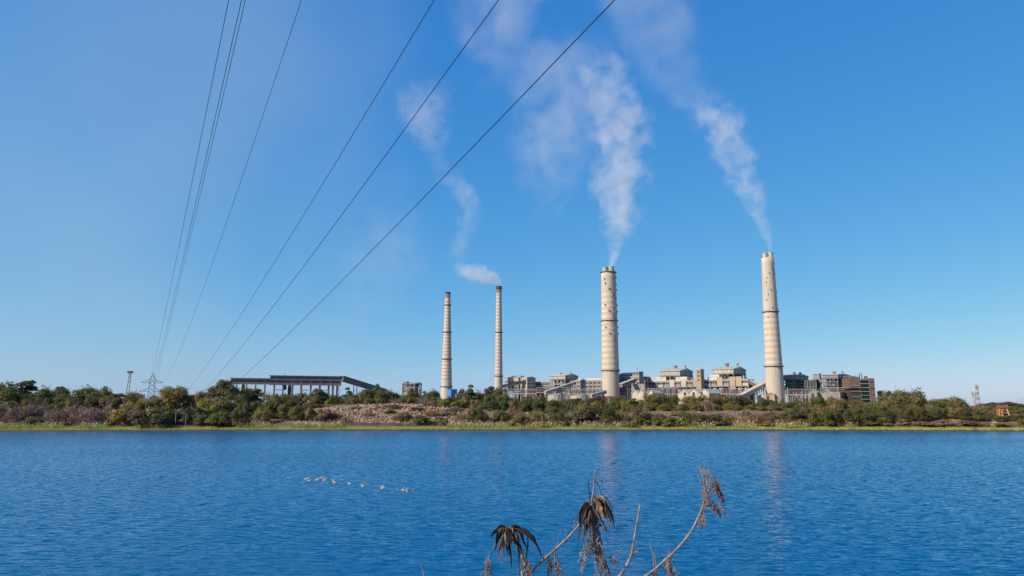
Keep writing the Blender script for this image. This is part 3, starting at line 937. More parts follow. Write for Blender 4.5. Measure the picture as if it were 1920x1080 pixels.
for k in range(7):
    z = 1 + (zt - 2) * k / 6
    MB().box(-.2, xm(1631) - .1, -.3, 4, z, z + .5).build('landing', M['lsteel'], root)
    MB().bar((0, -.4, z + 1.6), (xm(1631) - .1, -.4, z + 1.6), .14).build('handrail', M['green'], root)
for k in range(6):
    x = xm(1615) + (xm(1631) - .6) * k / 5 + .2
    MB().box(-.22, .22, -.22, .22, -1, zt - .5).build('green_post', M['green' if 0 < k < 5 else 'steel'], root, (x, .3, 0))
for k in range(3):
    x = xm(1618 + 4 * k)
    MB().box(-.55, .55, -.1, .1, 2, zt - 2).build('green_panel', M['green'], root, (x, 2.4, 0))
pts = [(xm(1616.2), 3, zt - 1)] + [(xm(1618.3) - 2.2 * math.cos(a) * .55, 3, zt + 4.4 + 1.6 * math.sin(a)) for a in np.linspace(0, math.pi, 9)] + [(xm(1620.3), 3, zt - 1)]
MB().path(pts, .55, 8).build('looped_pipe', M['steel'], root, smooth=True)
for k in range(4):
    MB().bar((xm(1597), -.4, 2 + 6 * k), (-.3, -.4, 2 + 6 * k), .35).build('floor_beam', M['lsteel'], root)
for k in range(3): pane(root, xm(1635.5), -1.02, zt - 3 - 7 * k, 4, .9)

root, w, d = bldg('annex_hall', 'low red brick hall right of the brick tower, half behind trees', 'hall', 1638, 1655, 1664, 800)
zt = zl(1655, 734.5, 800)
MB().box(-w, 0, 0, d, -1, zt).build('wall', M['brick'], root)
MB().gable(-w, 0, 0, d, zt, zt + 1.6).build('roof', M['roof'], root)
for i in range(4): pane(root, -w + w * (i + .5) / 4, -.02, zt - 2.2, 2, 1.6)

# dense framed yard behind (E side), between the big boiler house and brick tower
root, w, d = bldg('pipe_bridge', 'dark blue grey pipe structure between the skeletal boiler house and brick tower', 'pipe rack', 1578, 1592, 1602, 830)
zt = zl(1592, 706, 830)
open_frame(root, -w, 0, 0, d, 0, zt, 3, 3, 6, 'steel', .7, True, True)

# ---------------------------------------------------------------- left half of the plant
boiler_house('pale boiler house just right of the slim chimney', 946, 972, 986, 1110, 704, 708, 714, 733, [(953, 703.5, 707, 1.2), (972, 702, 706, .9)], nz=2, wallm='cream', frame='lsteel')
boiler_house('pale boiler house with crossed bracing between the slim chimney and broad middle chimney', 1031, 1059, 1083, 1065, 699.5, 704.5, 710.5, 729, [(1039, 698, 703, 1.8), (1059, 697, 701, 1.0)], nz=2, wallm='pale', frame='lsteel')
root, w, d = bldg('transfer_house', 'whitish block with dark side beside the pale boiler house near the slim chimney', 'power building', 976, 988, 1004, 1082)
zt = zl(988, 708, 1082)
MB().box(-w, 0, 0, d, -1, zt).build('wall', M['cream'], root)
MB().gable(-w, 0, 0, d, zt, zt + 2, .5).build('roof', M['roof'], root)
for k in range(3):
    for j in range(4): pane(root, .02, d * (j + .5) / 4, zt - 3 - 5.5 * k, d / 4 * .5, 1.9, side=True)
    for i in range(3): pane(root, -w + w * (i + .5) / 3, -.02, zt - 3 - 5.5 * k, w / 3 * .45, 1.7)
root, w, d = bldg('transfer_house', 'small gabled transfer house left of the broad middle chimney', 'power building', 1079, 1087, 1097, 1010)
zt = zl(1087, 713, 1010)
MB().box(-w, 0, 0, d, -1, zt).build('wall', M['grey'], root)
MB().gable(-w, 0, 0, d, zt, zt + 2.2, .6).build('roof', M['roof'], root)
for k in range(3): pane(root, -w / 2, -.02, zt - 3 - 5 * k, w * .5, 1.6)
for k in range(3): pane(root, .02, d / 2, zt - 3 - 5 * k, d * .3, 1.6, side=True)
root, w, d = bldg('turbine_hall', 'long grey turbine hall with window bands left of the broad middle chimney', 'power building', 1003, 1140, 1150, 1030)
zt = zl(1140, 713, 1030)
MB().box(-w, 0, 0, d, zt * .45, zt).build('wall', M['grey'], root)
MB().box(-w, 0, 2, d, -1, zt * .45).build('lower_wall', M['midgrey'], root)
MB().box(-w - .4, .4, -.6, d + .4, zt, zt + .6).build('roof', M['roof'], root)
MB().box(-w * .30, -w * .02, 1, d * .8, zt + .6, zt + 3.6).build('rooftop_house', M['white'], root)
NBT = 20
for i in range(NBT):
    x = -w + w * (i + .5) / NBT
    for z in (zt - 3.2, zt - 8.2):
        pane(root, x, -.02, z, w / NBT * .62, 2.0)
    column(root, x - w / NBT / 2, -.55, -1, zt - .01, .55, 'lsteel' if i % 3 else 'concrete')
    if i % 2 == 0:
        MB().lathe([(1.8, 2), (1.8, 9), (.5, 11)], 14, x, -1.4).build('vessel', M['lsteel'], root, smooth=True)
for z in (3.5, 7.5, 11.5):
    MB().bar((-w, -1.5, z), (0, -1.5, z), .7).build('pipe', M['lsteel'], root)

# pipe racks with clutter in front of the left plant
for i, (pl, pr, yy, Yd, lab) in enumerate(((948, 1006, 730, 1035, 'pipe rack on posts below the pale boiler house near the slim chimney'),
                                            (1006, 1068, 727, 1000, 'pipe rack on posts left of the pale sloping conveyor'),
                                            (1062, 1130, 730, 965, 'pipe rack on posts above the round tanks'),
                                            (1214, 1272, 729, 885, 'pipe rack on posts under the left end of the bunker building'),
                                            (1352, 1404, 729, 868, 'pipe rack on posts under the right end of the bunker building'),
                                            (1474, 1532, 730, 838, 'pipe rack on posts right of the far right chimney'),
                                            (1540, 1600, 727, 822, 'pipe rack on posts below the big skeletal boiler house'))):
    a, b_ = P(pl, 750, Yd), P(pr, 750, Yd)
    Lx = b_.x - a.x
    root = thing('pipe_rack', lab, 'pipe rack', (a.x, Yd, GZ), 0, 'pipe racks before the plant')
    zt = zl(pl, yy, Yd)
    n_ = int(Lx / 5)
    for k in range(n_ + 1):
        column(root, Lx * k / n_, 0, -1, zt - .2, .6, 'lsteel', 'post')
        column(root, Lx * k / n_, 5, -1, zt - .2, .6, 'steel', 'post')
    for z, r, mt in ((zt, .45, 'lsteel'), (zt - 2.2, .7, 'steel'), (zt - 4.2, .5, 'rust'), (zt - 6.5, .8, 'lsteel')):
        MB().path([(0, -.9, z), (Lx, -.9, z)], r, 8).build('pipe', M[mt], root)
    rr = random.Random(40 + i)
    for k in range(14):
        x = rr.uniform(2, Lx - 3); hh = rr.uniform(3, zt - 1)
        MB().box(-rr.uniform(.8, 2.4), rr.uniform(.8, 2.4), 6, 9, -1, hh).build('equipment_box', M[rr.choice(['pale', 'grey', 'rust', 'white', 'midgrey', 'concrete'])], root, (x, 0, 0))
    for k in range(8):
        x = rr.uniform(1, Lx - 1)
        MB().bar((x, -1.6, -1), (x, -1.6, rr.uniform(zt * .5, zt + 3)), .35).build('lamp_post', M['white'], root)

# long low wall / roof band in front
q = P(1030, 748, 930)
for pl, pr, yt, lab in ((1029, 1059, 740.5, 'round concrete tank, left of the pair in front of the broad middle chimney'), (1071, 1105, 742, 'round concrete tank, right of the pair in front of the broad middle chimney')):
    Yd = 905
    a, b_ = P(pl, 750, Yd), P(pr, 750, Yd)
    r = (b_.x - a.x) / 2
    zt = zl((pl + pr) / 2, yt, Yd)
    root = thing('storage_tank', lab, 'tank', ((a.x + b_.x) / 2, Yd + r, GZ), 0, 'round tanks in front of the plant')
    MB().lathe([(r, -2), (r, zt), (r + .25, zt), (r + .25, zt + .4), (r - .4, zt + .4)], 36).build('shell', M['concrete'], root, smooth=False)
    MB().lathe([(r - .4, zt + .3), (.3, zt + 1.2)], 36).build('lid', M['roof'], root)
    for k in range(16):
        a_ = 2 * math.pi * k / 16 + .1
        MB().bar((r * math.cos(a_) * 1.01, r * math.sin(a_) * 1.01, -2), (r * math.cos(a_) * 1.01, r * math.sin(a_) * 1.01, zt - .02), .35).build('rib', M['concrete'], root)
    MB().bar((r * .9, -r * .5 - .6, -2), (r * .9, -r * .5 - .6, zt + 2.5), .5).build('ladder', M['white'], root)

# rusty base structure of the broad middle chimney
a, b_ = P(1106, 750, 945), P(1172, 750, 945)
root = thing('duct_house', 'rusty steel duct structure around the foot of the broad middle chimney', 'duct structure', (a.x, 945, GZ), 0)
Lx = b_.x - a.x
zt = zl(1140, 743, 945)
MB().box(0, Lx * .52, 2, 9, -2, zt - .5).build('duct', M['rust'], root)
MB().box(Lx * .5, Lx, 3, 9, zt - 1.5, zt - .4).build('deck', M['dark'], root)
for k in range(12):
    x = Lx * k / 11
    column(root, x, 0, -2, zt, .7, 'rust' if k % 3 else 'steel', 'post')
MB().bar((0, -.6, zt), (Lx, -.6, zt), .5).build('beam', M['rust'], root)
o = MB()
for k in range(11):
    o.bar((Lx * k / 11, -.2, -1), (Lx * (k + 1) / 11, -.2, zt - .5), .4)
o.build('bracing', M['rust'], root)
MB().box(Lx * .53, Lx * .74, 1.0, 2.8, -2, zt - 1.6).build('pier', M['cream'], root)

# ---------------------------------------------------------------- coal gallery at left
A, B = P(431, 740, 712), P(639, 740, 748)
dv = Vector((B.x - A.x, B.y - A.y, 0)); LG = dv.length
root = thing('coal_gallery', 'long raised brown coal gallery on columns with two rows of small windows', 'gallery', (A.x, A.y, GZ), math.atan2(dv.y, dv.x))
s1 = LG * .345
zb, zt1, zt2 = zl(431, 720, 712), zl(431, 709.5, 712), zl(431, 703.6, 712)
zb2 = zl(500, 720.8, 715)
MB().box(0, s1, 0, 7, zb, zt1).build('lower_hall', M['brown'], root)
MB().box(s1, LG, -.5, 7.5, zb - .4, zt2).build('tall_hall', M['brown'], root)
MB().box(-.5, s1 - .01, -.6, 7.6, zt1, zt1 + .5).build('roof', M['steel'], root)
MB().box(s1 - .6, LG + .6, -1.1, 8.1, zt2, zt2 + .5).build('roof', M['steel'], root)
MB().bar((s1, -.8, zb + (zt2 - zb) * .52), (LG, -.8, zb + (zt2 - zb) * .52), .5, .35).build('string_course', M['steel'], root)
nw = 16
for k in range(nw): pane(root, s1 * (k + .5) / nw, -.02, zb + (zt1 - zb) * .60, 1.9, 1.7)
nw = 36
for k in range(nw):
    x = s1 + (LG - s1) * (k + .5) / nw
    pane(root, x, -.52, zb + (zt2 - zb) * .80, 1.7, 1.4)
    if k < 10 or k % 5: pane(root, x, -.52, zb + (zt2 - zb) * .36, 1.7, 1.6)
for k, px in enumerate((448, 466.7, 483.5, 501, 518.5, 535, 552.5, 569, 586.7, 603.5, 620, 628, 636)):
    u = (px - 960) / FPX
    # along the gallery: A + t*dv at column u
    t = (u * A.y - A.x) / (dv.x - u * dv.y)
    x = LG * t
    for y in (.8, 6.2):
        MB().box(-.65, .65, -.65, .65, -1, zb - .41).build('pillar', M['brown' if y < 1 else 'midgrey'], root, (x, y, 0))
    if k in (4, 7, 9):
        MB().bar((x, .8, zb * .72), (x + 7, .8, zb * .72), .7).build('tie_beam', M['brown'], root)
o = MB()
x0_, x1_ = LG * .955, LG * .995
for k in range(3):
    o.bar((x0_, .2, k * zb / 3), (x1_, .2, (k + 1) * zb / 3), .4); o.bar((x1_, .2, k * zb / 3), (x0_, .2, (k + 1) * zb / 3), .4)
o.build('bracing', M['steel'], root)
for px, zf, ww in ((460.5, .25, 2.2), (547, .15, 2.4), (538, .7, 2.6)):
    u = (px - 960) / FPX
    t = (u * A.y - A.x) / (dv.x - u * dv.y)
    MB().lathe([(.3, zb * zf), (ww * .6, zb * zf + 1.5), (ww * .75, zb - 4), (ww * .5, zb - .2)], 10, LG * t, 3).build('hopper', M['dark'], root)
for px in (440, 470, 537, 611, 631):
    u = (px - 960) / FPX
    t = (u * A.y - A.x) / (dv.x - u * dv.y)
    zz = zt1 if px < 500 else zt2
    MB().bar((LG * t, 2, zz), (LG * t, 2, zz + (3.2 if px in (537,) else 1.6)), .3).build('roof_post', M['steel'], root)

root_ic = incline('long sloping conveyor dropping right from the raised coal gallery', (641, 710), (722, 735), 748, 790, 5.2, 'steel', 2, roofm='steel')

# derelict dark frame building
root, w, d = bldg('crusher_house', 'dark gutted crusher house standing alone left of the banded chimneys', 'crusher house', 757, 780, 791, 760)
zt = zl(780, 719.5, 760)
open_frame(root, -w, 0, 0, d, 0, zt, 3, 2, 3, 'steel', .9, True, True)
MB().box(-w - .4, .4, -.6, d + .4, zt, zt + .7).build('roof', M['dark'], root)
MB().box(-w, -w * .72, .3, 4, 0, zt + 2.6).build('stair_tower', M['midgrey'], root)
for k in range(5):
    MB().box(-w * .66 + k * w * .13, -w * .66 + k * w * .13 + w * .08, -.5, .2, zt * (.35 + .08 * (k % 3)), zt * .86).build('wall_sheet', M['brown' if k % 2 else 'midgrey'], root)
MB().path([(2.2, d * .4, 0), (2.2, d * .4, zt - 4), (1.0, d * .4, zt - 2.2), (0, d * .4, zt - 2.2)], .7, 8).build('down_pipe', M['lsteel'], root)

root, w, d = bldg('blue_plant_house', 'bright blue sheeted plant house at the foot of the banded chimney', 'plant house', 841, 847, 858, 900)
zt = zl(847, 730, 900)
MB().box(-w, 0, 0, d, zt * .55, zt).build('upper_wall', M['blue'], root)
MB().box(-w - .4, .4, -.4, d + .4, zt, zt + .4).build('roof', M['blue'], root)
for x in (-w + .5, -w / 2, -.5): column(root, x, .5, -1, zt * .55, .9, 'blue')
MB().box(-w * .6, -.8, .8, d - .5, -1, zt * .54).build('machine', M['dark'], root)
MB().box(.01, d * .35, d * .5, d, 0, zt * .72).build('annex', M['midgrey'], root)

# ------------------------------------------------------------------ foliage builders
def unit(v):
    return v / (np.linalg.norm(v, axis=1, keepdims=True) + 1e-9)


def leaf_quads(rng, clumps, n, size, up=.35, shell=(.72, 1.06), elong=1.5, droop=0.0):
    """n small leaf faces spread over the outer shells of ellipsoid clumps"""
    C = np.array([c[0] for c in clumps], float)
    Rr = np.array([c[1] for c in clumps], float)
    wgt = (Rr[:, 0] * Rr[:, 2]); wgt = wgt / wgt.sum()
    idx = rng.choice(len(clumps), n, p=wgt)
    d = unit(rng.normal(size=(n, 3)))
    d[:, 2] = np.where(d[:, 2] < -.35, -d[:, 2] * .6, d[:, 2])
    rad = rng.uniform(shell[0], shell[1], n)
    rad = np.where(rng.uniform(size=n) < .16, rng.uniform(1.0, 1.38, n), rad)[:, None]
    pos = C[idx] + d * Rr[idx] * rad
    nor = unit(d / Rr[idx] * Rr[idx].mean(1, keepdims=True) + rng.normal(size=(n, 3)) * .38 + np.array([0, 0, up]))
    t = unit(np.cross(nor, rng.normal(size=(n, 3))))
    if droop:
        t = unit(t + np.array([0, 0, -droop]))
        t = unit(t - nor * (t * nor).sum(1, keepdims=True))
    b = np.cross(nor, t)
    s = size * rng.uniform(.6, 1.35, n)[:, None]
    a1, b1 = t * s * elong * .5, b * s * .5
    V = np.stack([pos - a1, pos + b1 * .9 + a1 * .05, pos + a1, pos - b1 * .9 + a1 * .05], 1).reshape(-1, 3)
    F = np.arange(4 * n).reshape(n, 4)
    return V, F


def make_clumps(rng, h, w, kind):
    cl = []
    if kind == 'lobed':             # dense, foliage down to the ground, drooping rounded lobes
        for k in range(26):
            a = rng.uniform(0, 2 * math.pi); q = math.sqrt(rng.uniform(0, 1)); z = rng.uniform(.12, .86)
            env = math.sqrt(max(.05, 1 - ((z - .35) / .62) ** 2))
            r = w * .5 * q * env * .78
            s = rng.uniform(.13, .22) * w
            cl.append(((r * math.cos(a), r * math.sin(a), z * h), (s * rng.uniform(.8, 1.1), s * rng.uniform(.8, 1.1), s * rng.uniform(.9, 1.4))))
        cl.append(((0, 0, h * .42), (w * .30, w * .30, h * .36)))
    elif kind == 'round':           # round crown on a short trunk
        for k in range(22):
            d = rng.normal(size=3); d /= np.linalg.norm(d)
            z = .60 + .30 * d[2] * rng.uniform(.6, 1)
            r = w * .36 * rng.uniform(.7, 1.05)
            s = rng.uniform(.10, .17) * w
            cl.append(((r * d[0], r * d[1], z * h), (s, s, s * .85)))
        cl.append(((0, 0, h * .58), (w * .27, w * .27, h * .26)))
    elif kind == 'flat':            # spreading acacia-like layers
        for k in range(20):
            a = rng.uniform(0, 2 * math.pi); q = math.sqrt(rng.uniform(0, 1))
            r = w * .42 * q
            z = .88 - .35 * q * q + rng.uniform(-.16, .05)
            s = rng.uniform(.12, .19) * w
            cl.append(((r * math.cos(a), r * math.sin(a), z * h), (s * 1.1, s * 1.1, s * .5)))
    elif kind == 'tall':            # loose upright crown
        for k in range(18):
            z = rng.uniform(.3, .96)
            a = rng.uniform(0, 2 * math.pi)
            r = w * .34 * rng.uniform(.2, 1) * (1.15 - z * .7)
            s = rng.uniform(.12, .2) * w * (1.2 - .5 * z)
            cl.append(((r * math.cos(a), r * math.sin(a), z * h), (s, s, s * 1.15)))
    elif kind == 'bush':
        for k in range(14):
            a = rng.uniform(0, 2 * math.pi); q = math.sqrt(rng.uniform(0, 1)); r = w * .38 * q
            z = (1 - q * q) * .55 + .18 + rng.uniform(-.1, .16)
            s = rng.uniform(.14, .22) * w
            cl.append(((r * math.cos(a), r * math.sin(a), z * h), (s, s, min(s * .8, h * .3))))
    return cl


def trunk_mesh(rng, h, w, kind):
    o = MB()
    r0 = .022 * h + .05
    top = {'round': .62, 'flat': .72, 'tall': .9, 'lobed': .6, 'bush': .4}[kind] * h
    pts = [(0, 0, -.8)]
    x = y = 0
    for k in range(1, 7):
        x += rng.normal() * .02 * h; y += rng.normal() * .02 * h
        pts.append((x, y, top * k / 6))
    o.path(pts, [r0 * (1.25 - .9 * k / 6) for k in range(7)], 7)
    for k in range(7):
        i = int(rng.integers(1 if kind in ('bush', 'flat', 'lobed') else 2, 6))
        p = Vector(pts[i]); a = rng.uniform(0, 2 * math.pi)
        L_ = w * rng.uniform(.22, .38)
        e = p + Vector((math.cos(a) * L_, math.sin(a) * L_, L_ * rng.uniform(.35, .9)))
        m_ = p.lerp(e, .5) + Vector((0, 0, L_ * .08))
        o.path([p, m_, e], [r0 * .55, r0 * .36, r0 * .14], 5)
    return o.mesh('trunk', True)


def twig_bush(rng, h, w, n=1700):
    """leafless dome of fine twigs"""
    d = unit(rng.normal(size=(n, 3))); d[:, 2] = np.abs(d[:, 2])
    q = rng.uniform(.35, 1.0, n)[:, None] ** .6
    p = d * q * np.array([w * .5, w * .5, h]) * (1 + .18 * np.sin(d[:, :1] * 7 + 2) * np.cos(d[:, 1:2] * 6))
    p[:, 2] += .1
    dirn = unit(d * .8 + rng.normal(size=(n, 3)) * .55 + np.array([0, 0, .25]))
    ln = rng.uniform(.35, 1.0, n)[:, None] * h * .16
    sd = unit(np.cross(dirn, rng.normal(size=(n, 3)))) * rng.uniform(.025, .06, n)[:, None] * (h / 4)
    V = np.stack([p - dirn * ln - sd, p - dirn * ln + sd, p + dirn * ln + sd * .3, p + dirn * ln - sd * .3], 1).reshape(-1, 3)
    return V, np.arange(4 * n).reshape(n, 4)


def bare_tree(rng):
    o = MB()

    def grow(p, d, L_, r, lv):
        q = p + d * L_ * .5 + Vector(rng.normal(size=3)) * L_ * .05
        e = p + d * L_ + Vector(rng.normal(size=3)) * L_ * .07
        o.path([p, q, e], [r, r * .82, r * .6], 5 if lv < 2 else 3, caps=False)
        if lv >= 4: return
        for k in range(int(rng.integers(2, 4)) + (1 if lv < 2 else 0)):
            nd = (d + Vector(rng.normal(size=3)) * .55 + Vector((0, 0, .22))).normalized()
            grow(p.lerp(e, rng.uniform(.55, 1.0)), nd, L_ * rng.uniform(.55, .78), r * .55, lv + 1)
    grow(Vector((0, 0, -.5)), Vector((0, 0, 1)), 2.6, .17, 0)
    return o


PROTO = {}


def proto(kind, var):
    k = (kind, var)
    if k in PROTO: return PROTO[k]
    rng = np.random.default_rng(100 + var * 17 + sum(map(ord, kind)))
    if kind == 'bare':
        o = bare_tree(rng)
        V = np.array(o.v)
        cm = o.mesh('crown'); tm = MB().path([(0, 0, -.8), (.03, 0, .6), (0, .04, 2.0)], [.24, .2, .16], 7).mesh('trunk', True)
    elif kind == 'twig':
        V, F = twig_bush(rng, 1.0 * 5, 7.0)
        H, W = 5.0, 7.0
        cm = np_mesh('crown', V, F)
        tm = trunk_mesh(rng, H, W, 'bush')
    else:
        H, W, n, s, dr = {'lobed': (10, 11, 6500, .40, .6), 'round': (9, 9, 5200, .36, .2), 'flat': (7, 9, 3600, .34, .1),
                          'tall': (11, 6, 3600, .36, .4), 'bush': (3.5, 5, 1900, .26, .1)}[kind]
        cl = make_clumps(rng, H, W, kind)
        V, F = leaf_quads(rng, cl, n, s, droop=dr)
        V[:, 2] = np.maximum(V[:, 2], .02)
        cm = np_mesh('crown', V, F)
        tm = trunk_mesh(rng, H, W, kind)
    zmax = float(np.percentile(V[:, 2], 99.3)); wx = float(np.percentile(np.abs(V[:, :2]), 99)) * 2
    cm.materials.append(L['green']); tm.materials.append(M['bark'])
    PROTO[k] = (cm, tm, zmax, wx)
    return PROTO[k]


PLANTS = []       # (root, px, depth row, kind, colour)


def plant(kind, col, px, ytop, wpx, Y, var=None, rot=None, half=False):
    """one tree or bush: crown width and top row as in the photo, standing on the ground at depth Y"""
    if kind == 'lobed' and 1480 < px < 1815 and Y < 264 and not half: ytop -= 8
    u = (px - 960) / FPX
    X = u * Y
    zg = ground(X, Y)
    ztop = P(px, ytop, Y).z
    h = max(.8, ztop - zg)
    if kind == 'lobed' and wpx / FPX * Y > 1.5 * h and not half:      # a low wide mass is two crowns side by side
        plant(kind, col, px - wpx * .25, ytop + R.uniform(0, 4), wpx * .58, Y, None, None, True)
        return plant(kind, col, px + wpx * .25, ytop + R.uniform(-1, 3), wpx * .58, Y + R.uniform(-3, 3), None, None, True)
    w = wpx / FPX * Y * (.86 if kind == 'lobed' else 1)
    var = R.randrange(3) if var is None else var
    cm, tm, zm, wx = proto(kind, var)
    root = thing('bush' if kind in ('bush', 'twig') else 'tree', 'x', 'bush' if kind in ('bush', 'twig') else 'tree', (X, Y, zg - .1), rot if rot is not None else R.uniform(0, 6.28))
    root.scale = (w / wx, w / wx, h / zm)
    c = link('crown', cm, None, root)
    c.material_slots[0].link = 'OBJECT'
    c.material_slots[0].material = L[col]
    link('trunk', tm, None, root)
    PLANTS.append((root, px, Y, kind, col, h))
    return root


